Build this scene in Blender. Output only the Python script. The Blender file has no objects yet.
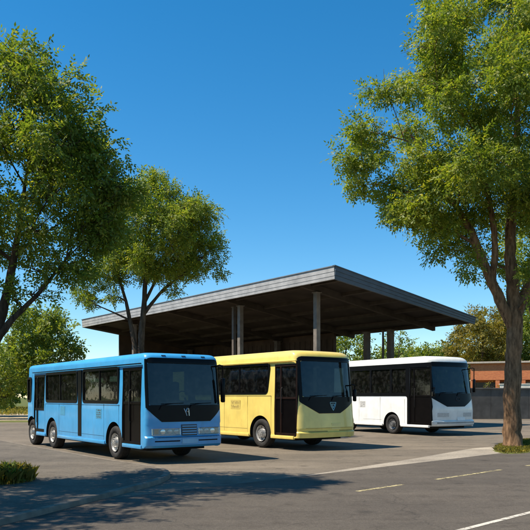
import bpy, bmesh, math, random
import numpy as np
from mathutils import Vector, Matrix

random.seed(7)
S = bpy.context.scene
COL = S.collection
R = math.radians

# ------------------------------------------------------------------ materials
def new_mat(name):
    m = bpy.data.materials.new(name); m.use_nodes = True
    nt = m.node_tree
    return m, nt, nt.nodes, nt.links, nt.nodes['Principled BSDF']

def ramp(nt, a, b, c0, c1):
    r = nt.nodes.new('ShaderNodeValToRGB')
    r.color_ramp.elements[0].position = a; r.color_ramp.elements[1].position = b
    r.color_ramp.elements[0].color = (*c0, 1); r.color_ramp.elements[1].color = (*c1, 1)
    return r

def noise(nt, scale, detail=4, rough=.55, coord='Object', stretch=None):
    tc = nt.nodes.new('ShaderNodeTexCoord')
    n = nt.nodes.new('ShaderNodeTexNoise')
    n.inputs['Scale'].default_value = scale
    n.inputs['Detail'].default_value = detail
    n.inputs['Roughness'].default_value = rough
    if stretch:
        mp = nt.nodes.new('ShaderNodeMapping'); mp.inputs['Scale'].default_value = stretch
        nt.links.new(tc.outputs[coord], mp.inputs['Vector']); nt.links.new(mp.outputs['Vector'], n.inputs['Vector'])
    else:
        nt.links.new(tc.outputs[coord], n.inputs['Vector'])
    return n

def mixc(nt, fac, a, b, mode='MIX'):
    m = nt.nodes.new('ShaderNodeMix'); m.data_type = 'RGBA'; m.blend_type = mode
    for sock, v in ((m.inputs[0], fac), (m.inputs[6], a), (m.inputs[7], b)):
        if isinstance(v, (int, float)): sock.default_value = v
        elif isinstance(v, tuple): sock.default_value = (*v, 1)
        else: nt.links.new(v, sock)
    return m.outputs[2]

def bump(nt, bsdf, height, strength, dist=.01):
    b = nt.nodes.new('ShaderNodeBump'); b.inputs['Strength'].default_value = strength
    b.inputs['Distance'].default_value = dist
    nt.links.new(height, b.inputs['Height']); nt.links.new(b.outputs['Normal'], bsdf.inputs['Normal'])

def plain(name, col, rough=.5, metal=0., spec=.5, var=.25, scale=6.):
    m, nt, N, L, P = new_mat(name)
    n = noise(nt, scale, 5)
    r = ramp(nt, .3, .75, tuple(c * (1 - var) for c in col), tuple(min(1, c * (1 + var * .6)) for c in col))
    L.new(n.outputs['Fac'], r.inputs['Fac']); L.new(r.outputs['Color'], P.inputs['Base Color'])
    P.inputs['Roughness'].default_value = rough; P.inputs['Metallic'].default_value = metal
    P.inputs['Specular IOR Level'].default_value = spec
    return m

def paint(name, col, dirt=(.16, .13, .09), amount=.35, seed=0.):
    """old vehicle paint: faded patches, streaks and road film of its own shape"""
    m, nt, N, L, P = new_mat(name)
    big = noise(nt, 1.3 + seed, 6, .65)
    r1 = ramp(nt, .35, .7, tuple(c * .88 for c in col), tuple(min(1, c * 1.06 + .012) for c in col))
    L.new(big.outputs['Fac'], r1.inputs['Fac'])
    st = noise(nt, 3.1 + seed, 6, .7, stretch=(1.6, 1.6, .35))
    r2 = ramp(nt, .52, .78, (0, 0, 0), (amount,) * 3)
    L.new(st.outputs['Fac'], r2.inputs['Fac'])
    # road film thrown up by the wheels: settles on the lowest half metre
    tc = N.new('ShaderNodeTexCoord'); sx = N.new('ShaderNodeSeparateXYZ'); L.new(tc.outputs['Object'], sx.inputs[0])
    mr = N.new('ShaderNodeMapRange'); mr.inputs[1].default_value = 1.0; mr.inputs[2].default_value = .35
    mr.inputs[3].default_value = 0; mr.inputs[4].default_value = .3
    L.new(sx.outputs['Z'], mr.inputs[0])
    fn = noise(nt, 9., 5, .7)
    mu = N.new('ShaderNodeMath'); mu.operation = 'MULTIPLY'; L.new(mr.outputs[0], mu.inputs[0]); L.new(fn.outputs['Fac'], mu.inputs[1])
    ad = N.new('ShaderNodeMath'); ad.operation = 'ADD'; ad.use_clamp = True
    L.new(r2.outputs['Color'], ad.inputs[0]); L.new(mu.outputs[0], ad.inputs[1])
    L.new(mixc(nt, ad.outputs[0], r1.outputs['Color'], dirt), P.inputs['Base Color'])
    rr = ramp(nt, .3, .8, (.28,) * 3, (.5,) * 3); L.new(st.outputs['Fac'], rr.inputs['Fac'])
    L.new(rr.outputs['Color'], P.inputs['Roughness'])
    P.inputs['Coat Weight'].default_value = .5; P.inputs['Coat Roughness'].default_value = .1
    bn = noise(nt, 1.1, 3); bump(nt, P, bn.outputs['Fac'], .12, .05)
    return m

def glass(name, tint, gloss=.06):
    m, nt, N, L, P = new_mat(name)
    N.remove(P)
    out = N['Material Output']
    tr = N.new('ShaderNodeBsdfTransparent'); tr.inputs[0].default_value = (*tint, 1)
    gl = N.new('ShaderNodeBsdfGlossy'); gl.inputs['Roughness'].default_value = .03
    gl.inputs['Color'].default_value = (.9, .95, 1, 1)
    lw = N.new('ShaderNodeLayerWeight'); lw.inputs['Blend'].default_value = .5
    pw = N.new('ShaderNodeMath'); pw.operation = 'POWER'; pw.inputs[1].default_value = 5.; L.new(lw.outputs['Facing'], pw.inputs[0])
    sc_ = N.new('ShaderNodeMath'); sc_.operation = 'MULTIPLY_ADD'; sc_.inputs[1].default_value = .9; sc_.inputs[2].default_value = gloss; L.new(pw.outputs[0], sc_.inputs[0])
    n = noise(nt, 2.2, 3); b = N.new('ShaderNodeBump'); b.inputs['Strength'].default_value = .06; b.inputs['Distance'].default_value = .05
    L.new(n.outputs['Fac'], b.inputs['Height']); L.new(b.outputs['Normal'], gl.inputs['Normal'])
    dirt = N.new('ShaderNodeBsdfDiffuse'); dirt.inputs[0].default_value = (.3, .3, .28, 1)
    dn = noise(nt, 5., 6, .7); dr = ramp(nt, .45, .85, (.01,) * 3, (.10,) * 3); L.new(dn.outputs['Fac'], dr.inputs['Fac'])
    m0 = N.new('ShaderNodeMixShader'); L.new(dr.outputs['Color'], m0.inputs[0]); L.new(tr.outputs[0], m0.inputs[1]); L.new(dirt.outputs[0], m0.inputs[2])
    mx = N.new('ShaderNodeMixShader'); L.new(sc_.outputs[0], mx.inputs[0])
    L.new(m0.outputs[0], mx.inputs[1]); L.new(gl.outputs[0], mx.inputs[2]); L.new(mx.outputs[0], out.inputs[0])
    return m

def asphalt(name, c0, c1, grain=90., patch=.35, cracks=True):
    m, nt, N, L, P = new_mat(name)
    big = noise(nt, patch, 6, .6); r = ramp(nt, .32, .7, c0, c1); L.new(big.outputs['Fac'], r.inputs['Fac'])
    fine = noise(nt, grain, 3, .7); rf = ramp(nt, .3, .75, (.5,) * 3, (1.5,) * 3); L.new(fine.outputs['Fac'], rf.inputs['Fac'])
    c = mixc(nt, 1., r.outputs['Color'], rf.outputs['Color'], 'MULTIPLY')
    sm = noise(nt, 2.3, 5, .7); rs = ramp(nt, .5, .72, (1,) * 3, (.72, .7, .68)); L.new(sm.outputs['Fac'], rs.inputs['Fac'])
    c = mixc(nt, 1., c, rs.outputs['Color'], 'MULTIPLY')
    if cracks:
        tc = N.new('ShaderNodeTexCoord'); wn = noise(nt, .9, 4)
        wa = N.new('ShaderNodeVectorMath'); wa.operation = 'ADD'
        L.new(tc.outputs['Object'], wa.inputs[0]); L.new(wn.outputs['Color'], wa.inputs[1])
        v = N.new('ShaderNodeTexVoronoi'); v.feature = 'DISTANCE_TO_EDGE'; v.inputs['Scale'].default_value = .33
        L.new(wa.outputs[0], v.inputs['Vector'])
        rc = ramp(nt, .0, .006, (.7,) * 3, (1,) * 3); L.new(v.outputs['Distance'], rc.inputs['Fac'])
        c = mixc(nt, 1., c, rc.outputs['Color'], 'MULTIPLY')
    # wheel-polished streaks along the traffic and a few oil drips
    st = noise(nt, .55, 4, .6, stretch=None); mp = N.new('ShaderNodeMapping'); mp.inputs['Rotation'].default_value = (0, 0, -R(44.2)); mp.inputs['Scale'].default_value = (.10, 1.7, 1.)
    t2 = N.new('ShaderNodeTexCoord'); L.new(t2.outputs['Object'], mp.inputs['Vector']); L.new(mp.outputs['Vector'], st.inputs['Vector'])
    r3 = ramp(nt, .35, .68, (.84,) * 3, (1.14, 1.13, 1.11)); L.new(st.outputs['Fac'], r3.inputs['Fac']); c = mixc(nt, 1., c, r3.outputs['Color'], 'MULTIPLY')
    vo = N.new('ShaderNodeTexVoronoi'); vo.inputs['Scale'].default_value = .9; L.new(t2.outputs['Object'], vo.inputs['Vector'])
    wob = noise(nt, 6., 4, .7); ad = N.new('ShaderNodeMath'); ad.operation = 'MULTIPLY_ADD'; ad.inputs[1].default_value = .25; L.new(wob.outputs['Fac'], ad.inputs[0]); L.new(vo.outputs['Distance'], ad.inputs[2])
    r4 = ramp(nt, .17, .30, (.62,) * 3, (1,) * 3); L.new(ad.outputs[0], r4.inputs['Fac']); c = mixc(nt, 1., c, r4.outputs['Color'], 'MULTIPLY')
    md = noise(nt, 17., 5, .75); r5 = ramp(nt, .34, .68, (.80,) * 3, (1.17,) * 3); L.new(md.outputs['Fac'], r5.inputs['Fac']); c = mixc(nt, 1., c, r5.outputs['Color'], 'MULTIPLY')
    L.new(c, P.inputs['Base Color']); P.inputs['Roughness'].default_value = .88
    P.inputs['Specular IOR Level'].default_value = .3
    bump(nt, P, fine.outputs['Fac'], .5, .006)
    return m

def leafmat(name, lo, hi, yel, trans=.35):
    m, nt, N, L, P = new_mat(name)
    geo = N.new('ShaderNodeNewGeometry')
    r = N.new('ShaderNodeValToRGB')
    e = r.color_ramp.elements
    e[0].position = 0; e[0].color = (*lo, 1); e[1].position = .75; e[1].color = (*hi, 1)
    e2 = e.new(1.); e2.color = (*yel, 1)
    L.new(geo.outputs['Random Per Island'], r.inputs['Fac'])
    n = noise(nt, .45, 3); rn = ramp(nt, .3, .7, (.8, .86, .8), (1.2, 1.12, 1.05)); L.new(n.outputs['Fac'], rn.inputs['Fac'])
    c = mixc(nt, 1., r.outputs['Color'], rn.outputs['Color'], 'MULTIPLY')
    L.new(c, P.inputs['Base Color']); P.inputs['Roughness'].default_value = .5; P.inputs['Specular IOR Level'].default_value = .35
    t = N.new('ShaderNodeBsdfTranslucent'); c2 = mixc(nt, 1., c, (1.5, 1.45, .6), 'MULTIPLY'); L.new(c2, t.inputs[0])
    mx = N.new('ShaderNodeMixShader'); mx.inputs[0].default_value = trans
    L.new(P.outputs[0], mx.inputs[1]); L.new(t.outputs[0], mx.inputs[2]); L.new(mx.outputs[0], N['Material Output'].inputs[0])
    return m

def barkmat(name, c0, c1):
    m, nt, N, L, P = new_mat(name)
    n = noise(nt, 5., 7, .7, stretch=(2.4, 2.4, .45)); r = ramp(nt, .36, .66, c0, c1); L.new(n.outputs['Fac'], r.inputs['Fac'])
    b = noise(nt, 1.2, 4); rb = ramp(nt, .35, .7, (.75,) * 3, (1.2, 1.15, 1.1)); L.new(b.outputs['Fac'], rb.inputs['Fac'])
    L.new(mixc(nt, 1., r.outputs['Color'], rb.outputs['Color'], 'MULTIPLY'), P.inputs['Base Color'])
    P.inputs['Roughness'].default_value = .92; P.inputs['Specular IOR Level'].default_value = .15
    bump(nt, P, n.outputs['Fac'], .9, .05)
    return m

M = {}
M['blue'] = paint('blue_paint', (.042, .32, .64), (.10, .16, .2), .35, .0)
M['yellow'] = paint('yellow_paint', (.83, .63, .15), (.38, .29, .11), .3, .4)
M['white'] = paint('white_paint', (.80, .80, .78), (.45, .43, .39), .3, .7)
M['black'] = plain('black_trim', (.004, .004, .005), .3, 0, .12, .3)
M['seam'] = plain('panel_gap', (.02, .022, .025), .8, 0, .2, .3)
M['rubber'] = plain('rubber', (.022, .021, .02), .75, 0, .3, .35, 12)
M['tyre'] = plain('tyre_rubber', (.03, .028, .026), .8, 0, .3, .4, 14)
M['rim'] = plain('rim_steel', (.50, .49, .47), .38, .6, .5, .35, 14)
M['rimgrey'] = plain('rim_grey_steel', (.20, .20, .20), .45, .5, .5, .35, 14)
M['doorblack'] = plain('door_black', (.004, .003, .003), .3, 0, .10, .3)
M['doorbrown'] = plain('door_dark_brown', (.016, .008, .006), .4, 0, .12, .3)
M['interior'] = plain('bus_lining', (.16, .16, .15), .8, 0, .3, .2)
M['seat'] = plain('seat_cloth', (.05, .07, .10), .9, 0, .2, .4, 20)
M['seatg'] = plain('seat_cloth_green', (.05, .10, .09), .9, 0, .2, .4, 20)
M['chassis'] = plain('underbody', (.015, .014, .013), .85, 0, .2, .4)
M['lamp'] = plain('lamp_glass', (.34, .36, .38), .12, .3, .8, .45, 9)
M['amber'] = plain('amber_lens', (.6, .2, .03), .2, 0, .6, .2)
M['chrome'] = plain('bright_metal', (.62, .63, .64), .22, 1., .5, .1)
M['grille'] = plain('grille_blue_black', (.008, .02, .035), .35, 0, .5, .3)
M['plate'] = plain('blue_plate', (.18, .42, .62), .4, 0, .5, .12)
M['yplate'] = plain('yellow_plate', (.78, .66, .25), .4, 0, .5, .12)
M['wplate'] = plain('white_plate', (.78, .78, .76), .4, 0, .5, .1)
M['emblem'] = plain('emblem_silver', (.45, .5, .52), .25, .8, .5, .1)
M['emblemblue'] = plain('emblem_pale_blue', (.25, .45, .5), .3, .4, .5, .1)
M['emblemdark'] = plain('emblem_dark', (.05, .055, .06), .3, .5, .5, .1)
M['notice_b'] = plain('notice_blue_grey', (.07, .27, .42), .6, 0, .3, .2, 18)
M['notice_y'] = plain('notice_tan', (.62, .47, .12), .6, 0, .3, .15, 18)
M['notice_w'] = plain('notice_grey', (.55, .54, .52), .6, 0, .3, .15, 18)
M['ink'] = plain('ink', (.06, .07, .07), .6, 0, .3, .2)
M['inky'] = plain('faded_ink', (.33, .24, .07), .6, 0, .3, .2)
M['inkw'] = plain('grey_ink', (.33, .33, .32), .6, 0, .3, .2)
M['lampdark'] = plain('lamp_housing', (.16, .17, .18), .25, .5, .5, .2)
M['amberdim'] = plain('amber_lens_aged', (.34, .17, .06), .25, 0, .5, .2)
M['mirror'] = plain('mirror_glass', (.7, .72, .75), .05, 1., .5, .02)
M['sideglass'] = glass('side_glass', (.12, .17, .155), .035)
M['wsglass'] = glass('windscreen_glass', (.09, .14, .18), .045)
M['clear'] = glass('clear_lens', (.85, .88, .9), .05)
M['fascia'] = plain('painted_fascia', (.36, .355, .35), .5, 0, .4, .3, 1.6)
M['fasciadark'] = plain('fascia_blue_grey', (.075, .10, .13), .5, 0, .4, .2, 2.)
M['roofing'] = plain('roof_sheet', (.16, .17, .18), .5, .3, .5, .2)
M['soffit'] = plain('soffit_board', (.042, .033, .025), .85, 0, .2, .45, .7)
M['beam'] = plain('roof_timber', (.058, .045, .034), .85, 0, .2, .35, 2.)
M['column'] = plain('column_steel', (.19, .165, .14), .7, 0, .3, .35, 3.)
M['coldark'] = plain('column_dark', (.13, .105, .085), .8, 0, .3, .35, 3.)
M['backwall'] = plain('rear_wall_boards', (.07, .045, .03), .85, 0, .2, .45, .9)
M['concrete'] = plain('wall_concrete', (.12, .108, .094), .9, 0, .2, .35, 1.4)
M['kerb'] = plain('kerb_stone', (.19, .16, .125), .9, 0, .2, .4, 4.)
M['render'] = plain('pale_render', (.6, .56, .5), .9, 0, .2, .15, 2.)
M['trim'] = plain('pale_trim', (.42, .36, .3), .8, 0, .2, .2)
M['dwin'] = plain('dark_window', (.02, .022, .025), .12, 0, .6, .2)
M['line'] = None

# brick
m, nt, N, L, P = new_mat('orange_brick')
tc = N.new('ShaderNodeTexCoord'); mp = N.new('ShaderNodeMapping'); mp.inputs['Rotation'].default_value = (R(90), 0, 0)
L.new(tc.outputs['Object'], mp.inputs['Vector'])
bk = N.new('ShaderNodeTexBrick'); bk.inputs['Scale'].default_value = 3.2
bk.inputs['Color1'].default_value = (.50, .125, .035, 1); bk.inputs['Color2'].default_value = (.62, .19, .055, 1); bk.inputs['Mortar'].default_value = (.3, .2, .14, 1)
L.new(mp.outputs['Vector'], bk.inputs['Vector']); L.new(bk.outputs['Color'], P.inputs['Base Color']); P.inputs['Roughness'].default_value = .9
M['brick'] = m

# worn road paint
def linemat(name, col, wear):
    m, nt, N, L, P = new_mat(name)
    n = noise(nt, 5.5, 9, .8); r = ramp(nt, wear, wear + .14, (0, 0, 0), (1, 1, 1)); L.new(n.outputs['Fac'], r.inputs['Fac'])
    P.inputs['Base Color'].default_value = (*col, 1); P.inputs['Roughness'].default_value = .8
    t = N.new('ShaderNodeBsdfTransparent'); mx = N.new('ShaderNodeMixShader')
    L.new(r.outputs['Color'], mx.inputs[0]); L.new(t.outputs[0], mx.inputs[1]); L.new(P.outputs[0], mx.inputs[2]); L.new(mx.outputs[0], N['Material Output'].inputs[0])
    return m
M['dash'] = linemat('worn_yellow_line', (.46, .39, .20), .42)
M['solid'] = linemat('worn_white_line', (.50, .46, .39), .38)

M['road'] = asphalt('road_asphalt', (.078, .066, .053), (.108, .091, .072))
M['lot'] = asphalt('lot_asphalt', (.13, .108, .082), (.205, .17, .127), 70., .22)
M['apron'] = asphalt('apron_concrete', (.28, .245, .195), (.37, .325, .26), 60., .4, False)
M['walk'] = asphalt('sidewalk_asphalt', (.105, .089, .070), (.155, .132, .102), 80., .5)
M['path'] = asphalt('dirt', (.33, .26, .17), (.42, .34, .23), 30., .4, False)
m, nt, N, L, P = new_mat('grass_ground')
n = noise(nt, .25, 6, .65); r = ramp(nt, .35, .7, (.06, .085, .02), (.15, .15, .05)); L.new(n.outputs['Fac'], r.inputs['Fac'])
f = noise(nt, 40., 4, .7); rf = ramp(nt, .3, .75, (.55,) * 3, (1.4,) * 3); L.new(f.outputs['Fac'], rf.inputs['Fac'])
L.new(mixc(nt, 1., r.outputs['Color'], rf.outputs['Color'], 'MULTIPLY'), P.inputs['Base Color']); P.inputs['Roughness'].default_value = 1.
P.inputs['Specular IOR Level'].default_value = .1
M['ground'] = m
M['blade'] = leafmat('grass_blade', (.13, .14, .025), (.26, .23, .055), (.42, .34, .11), .35)
M['leaf'] = leafmat('leaf_green', (.095, .155, .022), (.205, .26, .036), (.32, .31, .05), .5)
M['leafdark'] = leafmat('leaf_mid_green', (.080, .14, .022), (.17, .23, .034), (.28, .28, .05), .48)
M['leafolive'] = leafmat('leaf_olive', (.13, .12, .02), (.21, .175, .03), (.28, .21, .04), .4)
M['leaffar'] = leafmat('leaf_far_green', (.10, .16, .028), (.19, .24, .04), (.26, .27, .05), .45)
M['bark'] = barkmat('bark_brown', (.085, .050, .028), (.34, .205, .115))
M['barkdark'] = barkmat('bark_dark', (.035, .026, .019), (.12, .09, .065))

# ------------------------------------------------------------------ object helpers
def link(name, me, mats, parent=None, smooth=None):
    if not isinstance(mats, (list, tuple)): mats = [mats]
    if len(me.materials) == 0:
        for x in mats: me.materials.append(x)
    if smooth:
        me.polygons.foreach_set('use_smooth', [True] * len(me.polygons))
        me.set_sharp_from_angle(angle=R(smooth))
    o = bpy.data.objects.new(name, me); COL.objects.link(o)
    if parent: o.parent = parent
    return o

def build(name, bm, mats, parent=None, smooth=None, recalc=True):
    if recalc: bmesh.ops.recalc_face_normals(bm, faces=bm.faces)
    me = bpy.data.meshes.new(name); bm.to_mesh(me); bm.free()
    return link(name, me, mats, parent, smooth)

def tag(o, label=None, cat=None, group=None, kind=None):
    if label: o['label'] = label
    if cat: o['category'] = cat
    if group: o['group'] = group
    if kind: o['kind'] = kind
    return o

def empty(name, loc, rz=0., **k):
    o = bpy.data.objects.new(name, None); COL.objects.link(o)
    o.location = loc; o.rotation_euler = (0, 0, rz); o.empty_display_size = .3
    return tag(o, **k)

def box(bm, x0, x1, y0, y1, z0, z1, bev=0., seg=2):
    g = bmesh.ops.create_cube(bm, size=1.)
    vs = g['verts']
    for v in vs:
        v.co = Vector((x0 + (v.co.x + .5) * (x1 - x0), y0 + (v.co.y + .5) * (y1 - y0), z0 + (v.co.z + .5) * (z1 - z0)))
    if bev > 0:
        es = list({e for v in vs for e in v.link_edges})
        bmesh.ops.bevel(bm, geom=es, offset=bev, segments=seg, affect='EDGES', profile=.5)
    return bm

def tube(bm, pts, rad, seg=8, cap=True):
    pts = [Vector(p) for p in pts]
    n = len(pts)
    if not isinstance(rad, (list, tuple)): rad = [rad] * n
    t = [(pts[min(i + 1, n - 1)] - pts[max(i - 1, 0)]).normalized() for i in range(n)]
    ref = Vector((0, 0, 1)) if abs(t[0].z) < .9 else Vector((1, 0, 0))
    a = t[0].cross(ref).normalized(); rings = []
    for i in range(n):
        a = (a - t[i] * a.dot(t[i])).normalized(); b = t[i].cross(a)
        rings.append([bm.verts.new(pts[i] + (a * math.cos(2 * math.pi * k / seg) + b * math.sin(2 * math.pi * k / seg)) * rad[i]) for k in range(seg)])
    for i in range(n - 1):
        for k in range(seg):
            bm.faces.new((rings[i][k], rings[i][(k + 1) % seg], rings[i + 1][(k + 1) % seg], rings[i + 1][k]))
    if cap:
        bm.faces.new(rings[0][::-1]); bm.faces.new(rings[-1])
    return rings

def lathe(bm, prof, seg=40, sx=1.):
    """profile of (radius, x) turned about the x axis"""
    rings = []
    for r, x in prof:
        rings.append([bm.verts.new((x * sx, r * math.cos(2 * math.pi * k / seg), r * math.sin(2 * math.pi * k / seg))) for k in range(seg)])
    for i in range(len(prof) - 1):
        for k in range(seg):
            bm.faces.new((rings[i][k], rings[i][(k + 1) % seg], rings[i + 1][(k + 1) % seg], rings[i + 1][k]))
    return rings

def rpoly(pts, r, seg=5):
    """polygon with rounded corners; r a number or one per corner"""
    n = len(pts); out = []
    rs = r if isinstance(r, (list, tuple)) else [r] * n
    for i in range(n):
        p = Vector(pts[i]); a = Vector(pts[i - 1]) - p; b = Vector(pts[(i + 1) % n]) - p
        ang = a.angle(b); d = min(rs[i] / math.tan(ang / 2), a.length * .49, b.length * .49)
        p0 = p + a.normalized() * d; p1 = p + b.normalized() * d
        for k in range(seg + 1):
            s = k / seg
            out.append(tuple(p0 * (1 - s) ** 2 + p * 2 * s * (1 - s) + p1 * s * s))
    return out

def rect(a0, a1, b0, b1, r=.06, seg=5):
    return rpoly([(a0, b0), (a1, b0), (a1, b1), (a0, b1)], r, seg)

def prism_x(bm, poly, x0, x1):
    A = [bm.verts.new((x0, p[0], p[1])) for p in poly]; B = [bm.verts.new((x1, p[0], p[1])) for p in poly]
    n = len(poly)
    for i in range(n): bm.faces.new((A[i], A[(i + 1) % n], B[(i + 1) % n], B[i]))
    bm.faces.new(A[::-1]); bm.faces.new(B)
    return bm

def prism_y(bm, poly, y0, y1):
    A = [bm.verts.new((p[0], y0, p[1])) for p in poly]; B = [bm.verts.new((p[0], y1, p[1])) for p in poly]
    n = len(poly)
    for i in range(n): bm.faces.new((A[i], A[(i + 1) % n], B[(i + 1) % n], B[i]))
    bm.faces.new(A[::-1]); bm.faces.new(B)
    return bm

def ring_x(bm, outer, inner, x0, x1):
    """flat frame between two loops with the same number of points"""
    n = len(outer)
    V = [[bm.verts.new((x, p[0], p[1])) for p in loop] for loop in (outer, inner) for x in (x0, x1)]
    o0, o1, i0, i1 = V
    for k in range(n):
        j = (k + 1) % n
        bm.faces.new((o0[k], o0[j], i0[j], i0[k])); bm.faces.new((o1[k], o1[j], i1[j], i1[k]))
        bm.faces.new((o0[k], o0[j], o1[j], o1[k])); bm.faces.new((i0[k], i0[j], i1[j], i1[k]))
    return bm

def boolean(bm, mat, cutters):
    """base minus cutters [(bmesh, material)]; returns the resulting mesh"""
    bmesh.ops.recalc_face_normals(bm, faces=bm.faces)
    me = bpy.data.meshes.new('body'); bm.to_mesh(me); bm.free(); me.materials.append(mat)
    o = bpy.data.objects.new('tmp', me); COL.objects.link(o); tmp = []
    for cb, cm in cutters:
        bmesh.ops.recalc_face_normals(cb, faces=cb.faces)
        cme = bpy.data.meshes.new('cut'); cb.to_mesh(cme); cb.free(); cme.materials.append(cm)
        c = bpy.data.objects.new('cut', cme); COL.objects.link(c); tmp.append(c)
        md = o.modifiers.new('b', 'BOOLEAN'); md.operation = 'DIFFERENCE'; md.solver = 'EXACT'; md.object = c; md.material_mode = 'TRANSFER'
    dg = bpy.context.evaluated_depsgraph_get()
    res = bpy.data.meshes.new_from_object(o.evaluated_get(dg), depsgraph=dg)
    for c in tmp: bpy.data.objects.remove(c)
    bpy.data.objects.remove(o)
    return res

# ------------------------------------------------------------------ the buses
class Shell:
    """bus outline: plan is a bowed front, straight sides, rounded rear; sections stacked in z"""
    def __init__(s, W, Lg, H, z0, front, bow=.34, n=3.2, roof_r=.2):
        s.W, s.L, s.H, s.z0, s.front, s.bow, s.n, s.rr = W, Lg, H, z0, front, bow, n, roof_r
    def fo(s, z):
        zs = [p[0] for p in s.front]; us = [p[1] for p in s.front]
        return float(np.interp(z, zs, us))
    def inset(s, z):
        d = z - (s.H - s.rr)
        base = .0 if z < 1.3 else .045 * min(1, (z - 1.3) / (s.H - 1.5))
        return base + (0 if d <= 0 else s.rr * .9 * (1 - math.sqrt(max(0, 1 - min(1, d / s.rr) ** 2))))
    def u(s, v, z, extra=0.):
        a = s.W / 2 - s.inset(z) - extra
        q = min(1., abs(v - s.W / 2) / a)
        d = z - (s.H - s.rr)
        rf = 0 if d <= 0 else s.rr * 1.1 * (1 - math.sqrt(max(0, 1 - min(1, d / s.rr) ** 2)))
        return s.fo(z) + rf + extra + s.bow * (1 - (1 - q ** s.n) ** (1 / s.n))
    def x(s, v): return v - s.W / 2
    def y(s, u): return u - s.L / 2
    def loft(s, extra=0., z0=None, z1=None, nf=26, nr=12):
        z0 = s.z0 if z0 is None else z0; z1 = s.H if z1 is None else z1
        lv = sorted({z0, z1} | {p[0] for p in s.front if z0 < p[0] < z1} | {z for z in (1.3,) if z0 < z < z1}
                    | {s.H - s.rr + s.rr * math.sin(R(t)) for t in (0, 20, 38, 54, 68, 80) if z0 < s.H - s.rr + s.rr * math.sin(R(t)) < z1})
        bm = bmesh.new(); rings = []
        for z in lv:
            zz = min(z, s.H - .0005)
            a = s.W / 2 - s.inset(zz) - extra; ring = []
            for i in range(nf + 1):
                v = -a * math.cos(math.pi * i / nf)
                ring.append((v, s.y(s.u(v + s.W / 2, zz, extra)), z))
            d = zz - (s.H - s.rr)
            rf = 0 if d <= 0 else s.rr * (1 - math.sqrt(max(0, 1 - min(1, d / s.rr) ** 2)))
            for i in range(nr + 1):
                v = a * math.cos(math.pi * i / nr); q = abs(v) / a
                ring.append((v, s.y(s.L - extra - rf - .16 * (1 - (1 - q ** 4) ** .25)), z))
            rings.append([bm.verts.new(p) for p in ring])
        m = len(rings[0])
        for i in range(len(rings) - 1):
            for k in range(m):
                bm.faces.new((rings[i][k], rings[i][(k + 1) % m], rings[i + 1][(k + 1) % m], rings[i + 1][k]))
        bm.faces.new(rings[0][::-1]); bm.faces.new(rings[-1])
        bmesh.ops.remove_doubles(bm, verts=bm.verts, dist=1e-5)
        return bm
    def patch(s, bm, zs, vl, vr, off, nv=10, th=.02, sheet=False):
        """a sheet (or thin slab) that follows the bowed front"""
        def P(v, z, o): return (s.x(v), s.y(s.u(v, z) - o), z)
        grids = []
        for o in ((off,) if sheet else (off, off - th)):
            grids.append([[bm.verts.new(P(vl(z) + (vr(z) - vl(z)) * i / nv, z, o)) for i in range(nv + 1)] for z in zs])
        for g in grids:
            for a in range(len(zs) - 1):
                for i in range(nv): bm.faces.new((g[a][i], g[a][i + 1], g[a + 1][i + 1], g[a + 1][i]))
        if not sheet:
            A, B = grids; nz = len(zs)
            for i in range(nv):
                bm.faces.new((A[0][i], A[0][i + 1], B[0][i + 1], B[0][i])); bm.faces.new((A[-1][i], A[-1][i + 1], B[-1][i + 1], B[-1][i]))
            for a in range(nz - 1):
                bm.faces.new((A[a][0], A[a + 1][0], B[a + 1][0], B[a][0])); bm.faces.new((A[a][-1], A[a + 1][-1], B[a + 1][-1], B[a][-1]))
        return bm

def lin(*pts):
    xs = [p[0] for p in pts]; ys = [p[1] for p in pts]
    return lambda z: float(np.interp(z, xs, ys))
def cst(v): return lambda z: v
def zr(a, b, n): return [a + (b - a) * i / n for i in range(n + 1)]

def add_wheel(sh, root, u, side, Rr, rim, w=.27, zc=None):
    zc = Rr if zc is None else zc
    x = side * (sh.W / 2 - .05)
    bm = bmesh.new(); r0 = Rr * .64
    lathe(bm, [(r0 * .86, -.02), (r0 * .80, .02), (r0 * .62, .035), (r0 * .5, .045), (r0 * .42, .0), (r0 * .40, -.045), (r0 * .2, -.05), (r0 * .17, -.065), (.001, -.066)][::-1], 36, side * -1.)
    for k in range(8):
        a = 2 * math.pi * k / 8
        c = Vector((0, math.cos(a) * r0 * .31, math.sin(a) * r0 * .31))
        tube(bm, [c + Vector((side * .035, 0, 0)), c + Vector((side * .075, 0, 0))], .016, 6)
    wh = build('wheel', bm, rim, root, 35); wh.location = (x, sh.y(u), zc); wh.rotation_euler = (R(17), 0, 0)
    bm = bmesh.new()
    pr = [(r0 * .86, -.03), (r0 * 1.0, -.0), (r0 * 1.06, .018), (Rr * .86, .028), (Rr * .95, .01), (Rr * .985, -.02)]
    for k in range(5):
        xx = -.045 - k * (w - .09) / 5
        pr += [(Rr, xx), (Rr, xx - .024), (Rr - .012, xx - .026), (Rr - .012, xx - .034)]
    pr += [(Rr * .97, -w + .01), (Rr * .86, -w - .02), (r0 * .9, -w)]
    lathe(bm, pr, 44, side)
    build('tyre', bm, M['tyre'], wh, 40)
    for k in range(8):                               # ventilation holes of the disc
        a = 2 * math.pi * (k + .5) / 8
        c = Vector((side * -.028, math.cos(a) * r0 * .68, math.sin(a) * r0 * .68)); bm = bmesh.new()
        tube(bm, [c, c + Vector((side * -.02, 0, 0))], r0 * .085, 10)
        build('vent_hole', bm, M['chassis'], wh)
    return wh

def slab_frame(name, sh, root, outer, inner, side, mat, proud=.006, depth=.03):
    bm = bmesh.new(); x = side * sh.W / 2
    ring_x(bm, [(sh.y(p[0]), p[1]) for p in outer], [(sh.y(p[0]), p[1]) for p in inner], x + side * proud, x - side * depth)
    return build(name, bm, mat, root)

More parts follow.
